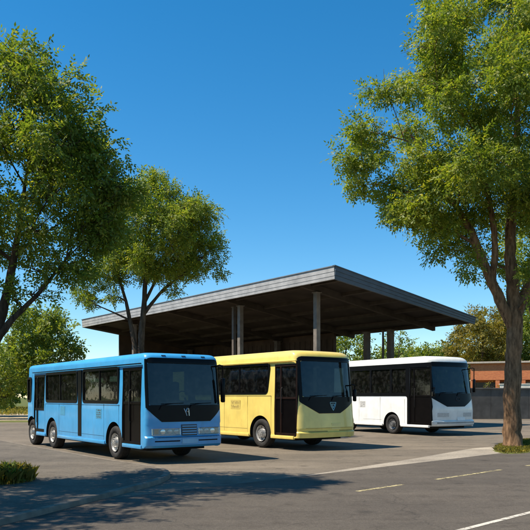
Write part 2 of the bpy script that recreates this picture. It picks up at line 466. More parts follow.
def pane(name, sh, root, poly, side, mat, depth):
    bm = bmesh.new(); x = side * (sh.W / 2 - depth)
    bm.faces.new([bm.verts.new((x, sh.y(p[0]), p[1])) for p in poly])
    return build(name, bm, mat, root)

def bus_common(root, sh, body_mat, windows, far_windows, door, wheels, Rr, rim, ws, floor, second_door=None, frame_mat=None):
    """hollow body with real openings, glass, floor and seats"""
    W, Lg = sh.W, sh.L
    cut = [(sh.loft(.075, floor, sh.H - .10), M['interior'])]
    for poly in windows:
        b = bmesh.new(); prism_x(b, [(sh.y(p[0]), p[1]) for p in poly], -W / 2 - .4, -W / 2 + .3); cut.append((b, M['rubber']))
    for poly in far_windows:
        b = bmesh.new(); prism_x(b, [(sh.y(p[0]), p[1]) for p in poly], W / 2 - .3, W / 2 + .4); cut.append((b, M['rubber']))
    for d in [door] + ([second_door] if second_door else []):
        b = bmesh.new(); prism_x(b, [(sh.y(p[0]), p[1]) for p in d], -W / 2 - .4, -W / 2 + .13); cut.append((b, M['rubber']))
    b = bmesh.new(); prism_y(b, [(sh.x(p[0]), p[1]) for p in ws], sh.y(-.6), sh.y(.62)); cut.append((b, M['rubber']))
    for u in wheels:
        for sd in (-1, 1):
            b = bmesh.new()
            prism_x(b, [(sh.y(u) + (Rr + .09) * math.cos(t), Rr + .02 + (Rr + .09) * math.sin(t)) for t in [2 * math.pi * (q + .5) / 44 for q in range(44)]], sd * (W / 2 - .38), sd * (W / 2 + .2))
            cut.append((b, M['chassis']))
    me = boolean(sh.loft(), body_mat, cut)
    body = link('body', me, [body_mat], root, 28)
    wn = body.modifiers.new('weighted', 'WEIGHTED_NORMAL'); wn.keep_sharp = True
    # seats, dashboard, wheel
    bm = bmesh.new(); box(bm, -W / 2 + .1, W / 2 - .1, sh.y(.42), sh.y(.95), floor + .01, floor + .42, .06); build('dashboard', bm, M['black'], root, 30)
    bm = bmesh.new()
    c = Vector((W / 2 - .62, sh.y(1.02), floor + .62)); ax = Vector((0, .8, -.6)); up = Vector((0, .6, .8))
    tube(bm, [c + (Vector((1, 0, 0)) * math.cos(t) + up * math.sin(t)) * .22 for t in [2 * math.pi * k / 24 for k in range(25)]], .016, 6, False)
    tube(bm, [c, c - ax * -.0 + Vector((0, -.2, -.35))], .03, 8)
    build('steering_wheel', bm, M['black'], root, 40)
    u = 1.75
    seatmat = M['seatg'] if body_mat is not M['yellow'] else M['seat']
    first = None; k = 0
    while u < Lg - .9:
        for xs in (-W / 2 + .14, W / 2 - 1.04):
            if k == 0 and xs < 0: continue
            if first is None:
                bm = bmesh.new(); y = 0
                box(bm, 0, .9, y, y + .44, .28, .42, .05)
                for q in (0, .46): box(bm, q + .01, q + .43, y + .40, y + .53, .42, 1.08, .06)
                for q in (.06, .80): box(bm, q, q + .04, y + .1, y + .4, .0, .28)
                first = build('seat', bm, seatmat, root, 30); o = first
            else:
                o = first.copy(); COL.objects.link(o); o.parent = root
            o.location = (xs, sh.y(u), floor)
        u += .86; k += 1
    bm = bmesh.new(); box(bm, -W / 2 + .28, W / 2 - .28, sh.y(.55), sh.y(Lg - .35), .30, sh.z0 + .01); build('chassis', bm, M['chassis'], root)
    for u in wheels:
        bm = bmesh.new(); tube(bm, [(-W / 2 + .2, sh.y(u), Rr), (W / 2 - .2, sh.y(u), Rr)], .09, 10)
        build('axle', bm, M['chassis'], root, 40)
    for u in wheels:
        for sd in (-1, 1): add_wheel(sh, root, u, sd, Rr, rim)
    return body

def off(poly, d):
    n = len(poly); out = []
    A = sum(poly[i][0] * poly[(i + 1) % n][1] - poly[(i + 1) % n][0] * poly[i][1] for i in range(n))
    sg = 1 if A > 0 else -1
    for i in range(n):
        a = Vector(poly[i - 1]); b = Vector(poly[i]); c = Vector(poly[(i + 1) % n])
        t = (c - a)
        if t.length < 1e-9: out.append(tuple(b)); continue
        t.normalize(); out.append((b.x + sg * t.y * d, b.y - sg * t.x * d))
    return out

def make_door(sh, root, u0, u1, z0, z1, zmid, split, mat, glassmat, lowmat, seam=True):
    """folding door: frame and leaves, upper panes, lower panels, grab bar"""
    bm = bmesh.new(); W = sh.W; xo = -W / 2 + .022; xi = xo + .05
    Y = sh.y; f = .055
    box(bm, xo, xi, Y(u0) + .003, Y(u0) + f, z0, z1, .006, 1); box(bm, xo, xi, Y(u1) - f, Y(u1) - .003, z0, z1, .006, 1)
    box(bm, xo, xi, Y(u0) + f, Y(u1) - f, z1 - .09, z1 - .003, .006, 1); box(bm, xo, xi, Y(u0) + f, Y(u1) - f, z0 + .003, z0 + .1, .006, 1)
    box(bm, xo - .004, xi, Y(u0) + f, Y(u1) - f, zmid - .035, zmid + .035, .006, 1)
    for s in split: box(bm, xo - .006, xi, Y(s) - .04, Y(s) + .04, z0 + .1, z1 - .09, .008, 1)
    d = build('door', bm, mat, root)
    edges = [u0 + f] + [s for s in split] + [u1 - f]
    for a, b in zip(edges[:-1], edges[1:]):
        bm = bmesh.new(); bm.faces.new([bm.verts.new((xo + .02, Y(p), q)) for p, q in ((a, zmid), (b, zmid), (b, z1 - .05), (a, z1 - .05))]); build('door_glass', bm, glassmat, d)
        bm = bmesh.new(); box(bm, xo + .018, xo + .035, Y(a) + .002, Y(b) - .002, z0 + .06, zmid); build('door_panel', bm, lowmat, d)
    bm = bmesh.new(); s = split[0]
    tube(bm, [(xo + .0, Y(s) - .07, zmid - .5), (xo - .04, Y(s) - .07, zmid - .45), (xo - .04, Y(s) - .07, zmid + .3), (xo, Y(s) - .07, zmid + .35)], .013, 6)
    build('grab_handle', bm, M['rubber'], d, 40)
    return d

def sill(sh, root, spans, mat, z0, z1, out=.03):
    for a, b in spans:
        for sd in (-1, 1):
            bm = bmesh.new(); x = sd * sh.W / 2
            box(bm, min(x - sd * .06, x + sd * out), max(x - sd * .06, x + sd * out), sh.y(a), sh.y(b), z0, z1, .015)
            build('side_sill', bm, mat, root, 30)

def notice(sh, root, u0, u1, z0, z1, mat, ink, rows):
    """a faded sheet with rows of small worn lettering, one surface with two materials"""
    bm = bmesh.new(); x = -sh.W / 2 - .004; rng = random.Random(int(u0 * 100)); nc = 22; nr = rows * 3 + 1
    V = [[bm.verts.new((x, sh.y(u0 + (u1 - u0) * i / nc), z0 + (z1 - z0) * k / nr)) for i in range(nc + 1)] for k in range(nr + 1)]
    for k in range(nr):
        for i in range(nc):
            f = bm.faces.new((V[k][i], V[k][i + 1], V[k + 1][i + 1], V[k + 1][i]))
            if k % 3 and 1 < i < nc - 2 and rng.random() < .55: f.material_index = 1
    build('side_notice', bm, [mat, ink], root)

def seams(sh, root, vert, hor, flaps=()):
    # dark gaps between the body panels on both sides, and flush service flaps
    for sd in (-1, 1):
        x = sd * sh.W / 2
        for u, a, b in vert:
            bm = bmesh.new(); box(bm, x - .0022, x + .0022, sh.y(u) - .0035, sh.y(u) + .0035, a, b); build('panel_seam', bm, M['seam'], root)
        for z, a, b in hor:
            bm = bmesh.new(); box(bm, x - .0025, x + .0025, sh.y(a), sh.y(b), z - .0035, z + .0035); build('panel_seam', bm, M['seam'], root)
    for u0, u1, z0, z1 in flaps:
        bm = bmesh.new(); P = rect(u0, u1, z0, z1, .04); x = -sh.W / 2
        ring_x(bm, [(sh.y(p[0]), p[1]) for p in off(P, .008)], [(sh.y(p[0]), p[1]) for p in off(P, -.004)], x - .003, x + .003); f = build('service_flap', bm, M['seam'], root)
        bm = bmesh.new(); box(bm, x - .012, x + .01, sh.y(u0 + .04), sh.y(u0 + .07), (z0 + z1) / 2 - .04, (z0 + z1) / 2 + .04, .004, 1); build('latch', bm, M['rubber'], f)

def mirror(sh, root, v, u, z0, z1, side, arm_top):
    bm = bmesh.new(); x = sh.x(v)
    box(bm, x - .055, x + .055, sh.y(u) - .05, sh.y(u) + .04, z0, z1, .03)
    mi = build('mirror', bm, M['black'], root, 35)
    bm = bmesh.new(); xi = x - side * .14
    tube(bm, [(xi, sh.y(u + .3), arm_top - .05), (xi + side * .05, sh.y(u + .02), arm_top), (x - side * .03, sh.y(u - .03), arm_top - .02), (x, sh.y(u), arm_top - .15), (x, sh.y(u), z1 - .03)], .022, 8)
    build('mirror_arm', bm, M['black'], mi, 40)
    bm = bmesh.new(); box(bm, x - .045, x + .045, sh.y(u) + .041, sh.y(u) + .044, z0 + .03, z1 - .03); build('mirror_glass', bm, M['mirror'], mi)

def wiper(sh, root, v0, v1, z):
    bm = bmesh.new(); n = 8
    P = lambda v, zz, o: (sh.x(v), sh.y(sh.u(v, zz) - o), zz)
    tube(bm, [P(v0, z - .1, .02), P(v0 + (v1 - v0) * .1, z + .02, .03), P(v0 + (v1 - v0) * .55, z + .055, .02)], [.014, .012, .008], 6)
    tube(bm, [P(v0 + (v1 - v0) * (.1 + .9 * i / n), z + .05 + .02 * i / n, .008) for i in range(n + 1)], .009, 6)
    build('wiper', bm, M['black'], root, 40)

def mask(sh, root, top, ws_t, ws_b, pt, vl_top, vl_low, z_low, vpl, wl, wr, corner=.12):
    """black surround of the windscreen: a bib that narrows to a blunt point below"""
    W = sh.W; bm = bmesh.new()
    def vl(z):
        if z >= z_low:
            v = vl_low + (vl_top - vl_low) * (z - z_low) / (top - z_low)
            d = z - (top - corner)
            return v + (0 if d <= 0 else corner * (1 - math.sqrt(max(0, 1 - (d / corner) ** 2))))
        t = (z_low - z) / (z_low - pt)
        return vl_low + (vpl - vl_low) * (t ** 1.15)
    vr = lambda z: W - vl(z)
    sh.patch(bm, [ws_t] + zr(ws_t, top, 8)[1:], vl, vr, .012, 26)
    sh.patch(bm, zr(pt, ws_b, 12), vl, vr, .012, 26)
    sh.patch(bm, zr(ws_b, ws_t, 8), vl, cst(wl), .012, 5)
    sh.patch(bm, zr(ws_b, ws_t, 8), cst(wr), vr, .012, 5)
    return build('windscreen_surround', bm, M['black'], root, 30)

def windscreen(sh, root, wl, wr, zb, zt):
    bm = bmesh.new(); sh.patch(bm, zr(zb, zt, 8), cst(wl), cst(wr), -.012, 24, sheet=True)
    return build('windscreen', bm, M['wsglass'], root, 60)

def front_bar(name, sh, root, z0, z1, v0, v1, mat, offs=.012, th=.03, nv=14, nz=2):
    bm = bmesh.new(); sh.patch(bm, zr(z0, z1, nz), cst(v0), cst(v1), offs, nv, th)
    return build(name, bm, mat, root, 30)

def place(front_left, theta, sh, label, group):
    """empty at the middle of the bus's footprint; front_left is the ground point of its front corner on the door side"""
    ax = Vector((math.cos(theta), math.sin(theta), 0)); ay = Vector((-math.sin(theta), math.cos(theta), 0))
    c = Vector((*front_left, 0)) + ax * sh.W / 2 + ay * sh.L / 2
    return empty('bus', (c.x, c.y, .004), theta, label=label, cat='bus', group=group)

GROUP = 'buses parked at the bus station'
# ---- blue bus
sh = Shell(2.27, 9.75, 2.83, .40, [(.40, .03), (.46, -.03), (.66, -.05), (.70, .0), (.98, .02), (1.04, .0), (1.45, .02), (2.6, .12), (2.83, .16)], .26, 3.6, .15)
bus = place((-2.95, 17.5), R(35.8), sh, 'blue bus with headlights and a grille, nearest of the three, parked beside the sidewalk', GROUP)
Wb = sh.W
w1 = rect(1.78, 4.26, 1.58, 2.46, .07); w2 = rect(4.82, 7.60, 1.58, 2.44, .07); w3 = rect(9.28, 9.60, 1.58, 2.34, .05)
dr = rect(.36, 1.50, .44, 2.47, .05); dr2 = rect(7.82, 8.93, .50, 2.46, .05)
farw = [rect(1.78, 4.26, 1.58, 2.46, .07), rect(4.82, 7.60, 1.58, 2.44, .07), rect(.5, 1.55, 1.6, 2.44, .07), rect(7.9, 9.4, 1.6, 2.4, .07)]
wl, wr = .10, Wb - .10
bus_common(bus, sh, M['blue'], [w1, w2, w3], farw, dr, [2.03, 7.06, 9.18], .455, M['rim'], rect(wl, wr, 1.49, 2.56, .05), 1.06, dr2)
for w in (w1, w2, w3):
    fr = slab_frame('window_frame', sh, bus, off(w, .065), off(w, -.015), -1, M['black'])
    pane('window_pane', sh, fr, off(w, .01), -1, M['sideglass'], .03)
for w in farw:
    fr = slab_frame('window_frame', sh, bus, off(w, .05), off(w, -.015), 1, M['black'])
    pane('window_pane', sh, fr, off(w, .01), 1, M['sideglass'], .03)
for uc, a, b in ((6.3, 1.6, 2.42), (3.05, 1.6, 2.44)):
    bm = bmesh.new(); box(bm, -Wb / 2 + .005, -Wb / 2 + .045, sh.y(uc) - .03, sh.y(uc) + .03, a, b); build('window_bar', bm, M['black'], bus)
bm = bmesh.new(); box(bm, -Wb / 2 - .010, -Wb / 2 + .01, sh.y(4.40), sh.y(4.68), .52, 2.50, .004, 1); build('pillar_strip', bm, M['black'], bus)
bm = bmesh.new(); box(bm, -Wb / 2 - .035, -Wb / 2 + .02, sh.y(.34), sh.y(9.0), 2.535, 2.565, .008, 1); build('rain_gutter', bm, M['black'], bus)
make_door(sh, bus, .36, 1.50, .44, 2.47, 1.54, [1.08], M['doorblack'], M['sideglass'], M['doorblack'])
make_door(sh, bus, 7.82, 8.93, .50, 2.46, 1.28, [8.62], M['doorblack'], M['sideglass'], M['blue'])
sill(sh, bus, [(.30, 1.44), (2.62, 6.46), (7.66, 8.6)], M['blue'], .37, .47)
notice(sh, bus, 2.88, 3.28, 1.08, 1.36, M['notice_b'], M['ink'], 4); notice(sh, bus, 5.80, 6.22, 1.12, 1.40, M['notice_b'], M['notice_b'], 3)
mask(sh, bus, 2.70, 2.56, 1.49, 1.06, .07, .05, 1.40, .42, wl, wr)
windscreen(sh, bus, wl - .005, wr + .005, 1.485, 2.565)
for a, b in ((.16, .93), (Wb - .78, Wb - .12)):
    h = front_bar('headlight', sh, bus, .725, .895, a, b, M['lampdark'], .010, .03, 12)
    bm = bmesh.new(); PP = lambda v, z: Vector((sh.x(v), sh.y(sh.u(v, z) - .022), z))
    loop = [PP(a + (b - a) * k / 10, .73) for k in range(11)] + [PP(b - (b - a) * k / 10, .89) for k in range(11)]
    tube(bm, loop + [loop[0]], .010, 6, False); build('lamp_bezel', bm, M['chrome'], h, 40)
    inner = 1 if a < 1 else -1
    for k in range(3):
        v = (a + b) / 2 + inner * (-.10 + .19 * k) * 1.0; bm = bmesh.new(); y0 = sh.y(sh.u(v, .81))
        tube(bm, [(sh.x(v), y0 - .005, .81), (sh.x(v), y0 - .016, .81), (sh.x(v), y0 - .020, .81)], [.072, .070, .058], 20)
        build('reflector', bm, M['lamp'] if k else M['chrome'], h, 40)
    va = a + .06 if a < 1 else b - .17
    front_bar('indicator', sh, h, .75, .87, va, va + .11, M['amberdim'], .018, .02, 4)
    bm = bmesh.new(); sh.patch(bm, zr(.735, .885, 2), cst(a + .01), cst(b - .01), .034, 10, sheet=True); build('lens', bm, M['clear'], h, 60)
g = front_bar('grille', sh, bus, .70, .985, .98, 1.44, M['grille'], .014, .03, 8)
for i in range(4): front_bar('grille_slat', sh, g, .735 + i * .065, .758 + i * .065, 1.0, 1.42, M['blue'], .026, .02, 6, 1)
front_bar('bumper_slot', sh, bus, .555, .585, .22, .92, M['black'], .006, .02, 10, 1); front_bar('bumper_slot', sh, bus, .555, .585, Wb - .80, Wb - .2, M['black'], .006, .02, 10, 1)
front_bar('bumper_slot', sh, bus, .655, .672, .12, Wb - .12, M['grille'], .004, .02, 20, 1)
front_bar('number_plate', sh, bus, .50, .62, .98, 1.44, M['plate'], .012, .02, 6, 1)
# silver emblem on the bib: a forked stroke beside an upright stroke
bm = bmesh.new(); P = lambda v, z: (sh.x(v), sh.y(sh.u(v, z) - .018), z)
for a, b in (((1.05, 1.40), (1.10, 1.30)), ((1.15, 1.41), (1.10, 1.30)), ((1.10, 1.30), (1.13, 1.21)), ((1.19, 1.41), (1.20, 1.21)), ((1.15, 1.33), (1.20, 1.30))):
    tube(bm, [P(*a), P(*b)], .013, 6)
build('emblem', bm, M['emblem'], bus)
wiper(sh, bus, .35, 1.05, 1.47); wiper(sh, bus, 1.2, 1.9, 1.47)
for v in (.55, 1.13, 1.72): front_bar('marker_lamp', sh, bus, 2.745, 2.775, v - .06, v + .06, M['grille'], .008, .03, 3, 1)
mirror(sh, bus, Wb - .03, -.0, 1.55, 2.2, 1, 2.55)
bm = bmesh.new(); tube(bm, [P(.045, 1.42), P(.05, 2.0), P(.07, 2.66)], .03, 8); build('corner_pillar', bm, M['black'], bus, 40)

seams(sh, bus, [(1.70, .5, 1.5), (2.72, .5, 1.5), (6.35, .5, 1.46), (7.72, .5, 1.46), (9.05, .5, 2.5)], [(1.47, 1.66, 4.38), (1.47, 4.70, 7.70), (.60, 2.7, 4.38), (.60, 4.70, 6.4)])
# ---- yellow bus
sh = Shell(2.52, 8.0, 3.19, .40, [(.40, -.02), (.56, -.05), (.60, .0), (.66, .0), (.72, -.02), (1.15, .03), (1.7, .07), (2.9, .18), (3.19, .24)], .34, 3.0, .2)
bus = place((1.12, 21.8), R(37.9), sh, 'pale yellow bus with smooth front, between the blue bus and the white bus', GROUP)
Wy = sh.W
w1 = rpoly([(1.74, 1.84), (6.9, 1.84), (6.9, 2.76), (1.62, 2.76)], [.14, .08, .08, .08], 6)
farw = [rect(1.7, 4.2, 1.84, 2.76, .08), rect(4.35, 6.9, 1.84, 2.76, .08), rect(.5, 1.5, 1.84, 2.7, .08)]
dr = rect(.22, 1.33, .44, 2.76, .08)
wl, wr = .20, Wy - .18
bus_common(bus, sh, M['yellow'], [w1], farw, dr, [2.09, 6.2], .485, M['rim'], rect(wl, wr, 1.70, 2.84, .07), 1.16)
fr = slab_frame('window_frame', sh, bus, off(w1, .05), off(w1, -.015), -1, M['black'])
pane('window_pane', sh, fr, off(w1, .01), -1, M['sideglass'], .03)
for uc in (3.3, 4.9):
    bm = bmesh.new(); box(bm, -Wy / 2 + .012, -Wy / 2 + .05, sh.y(uc) - .025, sh.y(uc) + .025, 1.85, 2.75); build('window_bar', bm, M['black'], bus)
for w in farw:
    fr = slab_frame('window_frame', sh, bus, off(w, .05), off(w, -.015), 1, M['black'])
    pane('window_pane', sh, fr, off(w, .01), 1, M['sideglass'], .03)
bm = bmesh.new(); box(bm, -Wy / 2 - .05, -Wy / 2 + .02, sh.y(.2), sh.y(7.2), 2.83, 2.875, .012, 1); build('rain_gutter', bm, M['yellow'], bus)
make_door(sh, bus, .22, 1.33, .44, 2.76, 1.66, [1.02], M['doorbrown'], M['sideglass'], M['doorblack'])
sill(sh, bus, [(.35, 1.50), (2.70, 5.6), (6.8, 7.6)], M['yellow'], .35, .46)
notice(sh, bus, 3.22, 3.80, 1.28, 1.60, M['notice_y'], M['inky'], 2)
mask(sh, bus, 2.99, 2.84, 1.70, 1.17, .09, .10, 1.55, .80, wl, wr, .16)
windscreen(sh, bus, wl - .005, wr + .005, 1.695, 2.845)
front_bar('bumper_slot', sh, bus, .585, .612, .35, 1.12, M['inky'], .006, .02, 12, 1); front_bar('bumper_slot', sh, bus, .60, .625, 1.65, 2.3, M['inky'], .006, .02, 12, 1)
front_bar('bumper_slot', sh, bus, .70, .712, .25, 2.3, M['inky'], .006, .02, 20, 1)
front_bar('number_plate', sh, bus, .66, .85, 1.30, 1.70, M['yplate'], .012, .02, 6, 1)
bm = bmesh.new(); P = lambda v, z: (sh.x(v), sh.y(sh.u(v, z) - .02), z)
for loop in ([(1.27, 1.52), (1.53, 1.52), (1.49, 1.40), (1.40, 1.26), (1.31, 1.40), (1.27, 1.52)], [(1.33, 1.465), (1.40, 1.34), (1.47, 1.465), (1.33, 1.465)]):
    for a, b in zip(loop[:-1], loop[1:]): tube(bm, [P(*a), P(*b)], .014, 6)
build('emblem', bm, M['emblemblue'], bus)
wiper(sh, bus, .4, 1.15, 1.68); wiper(sh, bus, 1.35, 2.1, 1.68)
mirror(sh, bus, Wy - .14, .03, 1.55, 1.95, 1, 2.1)

seams(sh, bus, [(1.50, .5, 1.74), (2.80, .5, 1.74), (4.2, .5, 1.74)], [(1.74, 1.50, 7.2), (.62, 2.8, 5.5)])
# ---- white bus
sh = Shell(2.80, 7.0, 3.50, .42, [(.42, .0), (.50, -.06), (.62, -.06), (.68, .02), (1.1, .0), (1.7, .08), (3.1, .26), (3.50, .34)], .42, 2.7, .24)
bus = place((7.27, 30.1), R(33.), sh, 'white bus with a black window band, farthest of the three, standing under the canopy edge', GROUP)
Ww = sh.W
ws_list = [rect(1.70, 2.62, 1.88, 2.98, .06), rect(2.72, 4.02, 1.88, 2.98, .06), rect(4.12, 5.9, 1.88, 2.98, .06)]
dr = rect(.20, 1.48, .46, 3.02, .05)
farw = [rect(1.70, 4.0, 1.88, 2.98, .06), rect(4.12, 5.9, 1.88, 2.98, .06), rect(.6, 1.5, 1.9, 2.9, .06)]
wl, wr = .22, Ww - .18
bus_common(bus, sh, M['white'], ws_list, farw, dr, [2.62, 5.85], .45, M['rimgrey'], rect(wl, wr, 1.86, 3.04, .07), 1.2)
cut = []
for w in ws_list:
    b = bmesh.new(); prism_x(b, [(sh.y(p[0]), p[1]) for p in off(w, -.01)], -Ww / 2 - .3, -Ww / 2 + .3); cut.append((b, M['black']))
b = bmesh.new(); prism_x(b, [(sh.y(p[0]), p[1]) for p in dr], -Ww / 2 - .3, -Ww / 2 + .3); cut.append((b, M['black']))
bm = bmesh.new()
prism_x(bm, [(sh.y(p[0]), p[1]) for p in rpoly([(.15, .46), (1.62, .46), (1.62, 1.74), (6.1, 1.74), (6.1, 3.20), (.15, 3.20)], [.02, .02, .14, .05, .12, .1], 6)], -Ww / 2 - .007, -Ww / 2 + .01)
band = link('window_band', boolean(bm, M['black'], cut), [M['black']], bus)
for w in ws_list: pane('window_pane', sh, band, off(w, .01), -1, M['sideglass'], .03)
for w in farw:
    fr = slab_frame('window_frame', sh, bus, off(w, .05), off(w, -.015), 1, M['black'])
    pane('window_pane', sh, fr, off(w, .01), 1, M['sideglass'], .03)
make_door(sh, bus, .20, 1.48, .46, 3.02, 1.74, [1.22], M['doorblack'], M['sideglass'], M['doorblack'])
sill(sh, bus, [(.3, 2.02), (3.22, 5.2), (6.45, 6.7)], M['white'], .36, .47, .04)
notice(sh, bus, 4.45, 4.85, 1.20, 1.50, M['notice_w'], M['inkw'], 3)
mask(sh, bus, 3.24, 3.04, 1.86, 1.27, .12, .12, 1.66, .85, wl, wr, .18)
windscreen(sh, bus, wl - .005, wr + .005, 1.855, 3.045)
front_bar('bumper_slot', sh, bus, .53, .60, .25, Ww - .12, M['inkw'], .008, .02, 20, 1)
front_bar('number_plate', sh, bus, .66, .80, 1.45, 1.95, M['wplate'], .012, .02, 6, 1)
for a in (.32, Ww - .95): front_bar('headlight', sh, bus, .82, 1.0, a, a + .62, M['notice_w'], .006, .02, 10)
bm = bmesh.new(); P = lambda v, z: (sh.x(v), sh.y(sh.u(v, z) - .018), z)
lp = [(1.55 + .14 * math.cos(t), 1.60 + .075 * math.sin(t)) for t in [2 * math.pi * k / 20 for k in range(21)]]
tube(bm, [P(*q) for q in lp], .012, 6, False); build('emblem', bm, M['emblemdark'], bus, 40)
wiper(sh, bus, .45, 1.3, 1.84); wiper(sh, bus, 1.5, 2.3, 1.84)
mirror(sh, bus, Ww - .24, .02, 1.9, 2.5, 1, 3.0)
mirror(sh, bus, -.03, .0, 1.70, 1.95, -1, 2.1)

seams(sh, bus, [(1.78, .5, 1.6), (3.4, .5, 1.7), (4.9, .5, 1.7)], [(.64, 3.3, 4.6)])
# ------------------------------------------------------------------ canopy (local x = across, local y = along, away from camera)
TH = R(37.9)
can = empty('canopy', (3.5, 35.0, 0), TH, label='large flat monopitch bus station canopy on tall columns with a dark rear wall', cat='canopy')
DEP, LEN = 11.56, 30.9
ZN, ZF = 8.22, 6.45                       # top of roof at the near and the far edge
zt = lambda p: ZN + (ZF - ZN) * p / DEP
th = lambda p: .62 + (.37 - .62) * p / DEP
bm = bmesh.new()                          # roof sheet and soffit board
def wedge(bm, p0, p1, s0, s1, top, bot):
    q = [(p0, s0), (p1, s0), (p1, s1), (p0, s1)]
    T = [bm.verts.new((p, s, top(p))) for p, s in q]; B = [bm.verts.new((p, s, bot(p))) for p, s in q]
    bm.faces.new(T); bm.faces.new(B[::-1])
    for i in range(4): bm.faces.new((T[i], B[i], B[(i + 1) % 4], T[(i + 1) % 4]))
wedge(bm, .08, DEP - .08, .08, LEN - .08, lambda p: zt(p) - .03, lambda p: zt(p) - .16)
build('roof_sheet', bm, M['roofing'], can)
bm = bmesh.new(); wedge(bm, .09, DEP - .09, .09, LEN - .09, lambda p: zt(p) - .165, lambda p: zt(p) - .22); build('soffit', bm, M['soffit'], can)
bm = bmesh.new()                          # long near fascia: three stepped boards under a thin capping
for i, (a, b, o) in enumerate(((0, .24, .00), (.243, .46, -.015), (.463, .62, -.03))):
    box(bm, -.06 - o, .06 - o if i else .08, .0, LEN, ZN - b, ZN - a, .006, 1)
build('fascia', bm, M['fascia'], can)
bm = bmesh.new(); box(bm, -.10, .10, -.02, LEN + .02, ZN + .002, ZN + .06, .006, 1); build('roof_capping', bm, M['roofing'], can)
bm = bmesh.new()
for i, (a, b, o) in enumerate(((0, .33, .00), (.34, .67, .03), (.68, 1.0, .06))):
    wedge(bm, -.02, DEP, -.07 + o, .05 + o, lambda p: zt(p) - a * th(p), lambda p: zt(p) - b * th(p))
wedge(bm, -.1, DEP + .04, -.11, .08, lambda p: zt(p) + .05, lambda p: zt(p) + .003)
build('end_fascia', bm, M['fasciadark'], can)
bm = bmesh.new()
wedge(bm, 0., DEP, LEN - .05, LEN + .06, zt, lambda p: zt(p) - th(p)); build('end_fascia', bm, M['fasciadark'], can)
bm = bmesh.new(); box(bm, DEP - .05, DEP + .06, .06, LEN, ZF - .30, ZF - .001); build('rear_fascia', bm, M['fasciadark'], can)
for s in (2.9, 10.0, 17.1, 24.2, 30.2):    # rafters across the roof
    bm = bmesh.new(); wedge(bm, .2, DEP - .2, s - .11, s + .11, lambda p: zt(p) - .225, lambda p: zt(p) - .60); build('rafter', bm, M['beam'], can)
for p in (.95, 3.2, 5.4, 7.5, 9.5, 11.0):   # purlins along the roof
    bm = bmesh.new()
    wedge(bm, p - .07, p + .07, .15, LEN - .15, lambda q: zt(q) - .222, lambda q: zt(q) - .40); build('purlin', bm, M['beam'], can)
def column(p, s, w, d, mat):
    bm = bmesh.new(); z1 = zt(p) - .601
    t = .02                                # an H section with a base plate and a head plate
    box(bm, p - w / 2, p + w / 2, s - d / 2, s + d / 2, .03, z1, .012, 1)
    box(bm, p - w * .8, p + w * .8, s - d * .8, s + d * .8, 0, .03)
    box(bm, p - w * .7, p + w * .7, s - d * .7, s + d * .7, z1 - .04, z1)
    return build('column', bm, mat, can)
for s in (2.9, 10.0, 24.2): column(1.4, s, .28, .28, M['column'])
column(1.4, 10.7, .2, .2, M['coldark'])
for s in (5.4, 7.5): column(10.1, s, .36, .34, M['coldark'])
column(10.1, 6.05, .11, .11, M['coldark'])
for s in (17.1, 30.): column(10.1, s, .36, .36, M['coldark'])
bm = bmesh.new(); box(bm, 10.55, 10.8, 11.2, LEN - .3, 0, zt(10.8) - .235)
for i in range(32): box(bm, 10.51, 10.549, 11.3 + i * .6, 11.33 + i * .6, .1, 5.9)
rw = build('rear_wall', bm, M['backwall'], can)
bm = bmesh.new(); wedge(bm, 3.2, 10.54, LEN - .5, LEN - .3, lambda p: zt(p) - .235, lambda p: 0.); build('side_wall', bm, M['backwall'], can)

# ------------------------------------------------------------------ ground, road, kerbs
def sheet(name, pts, z, mat, kind='structure', sub=0):
    bm = bmesh.new(); bm.faces.new([bm.verts.new((x, y, z)) for x, y in pts])
    o = build(name, bm, mat); o['kind'] = kind; return o
bm = bmesh.new(); n = 24
gv = [[bm.verts.new((-900 + 1800 * i / n, -200 + 1500 * j / n, -.012)) for i in range(n + 1)] for j in range(n + 1)]
for j in range(n):
    for i in range(n): bm.faces.new((gv[j][i], gv[j][i + 1], gv[j + 1][i + 1], gv[j + 1][i]))
tag(build('ground', bm, M['ground']), kind='structure')
sheet('parking_lot', [(-45, -5), (60, -5), (60, 56.5), (-12, 56.5), (-16, 47), (-45, 43)], 0, M['lot'])
sheet('path', [(-60, 46), (-17, 51), (-13, 60), (-14, 75), (-60, 66)], -.006, M['path'])
RD = Vector((.717, .697)); RN = Vector((.697, -.717))     # along the road, and across it towards the camera
def rp(t, q): v = RD * t + RN * q; return (v.x, v.y)
sheet('road', [rp(-40, -10.2), rp(90, -10.2), rp(90, 7), rp(-40, 7)], .004, M['road'])
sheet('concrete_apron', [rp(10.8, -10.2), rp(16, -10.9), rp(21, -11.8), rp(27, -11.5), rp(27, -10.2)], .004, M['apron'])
for t0, t1 in ((9.95, 11.35), (12.55, 15.3), (16.6, 19.6), (21.0, 24.0)):   # worn centre dashes
    sheet('road_line', [rp(t0, -7.91), rp(t1, -7.91), rp(t1, -7.81), rp(t0, -7.81)], .008, M['dash'])
sheet('road_line', [rp(5., -4.70), rp(60, -4.70), rp(60, -4.61), rp(5., -4.61)], .008, M['solid'])

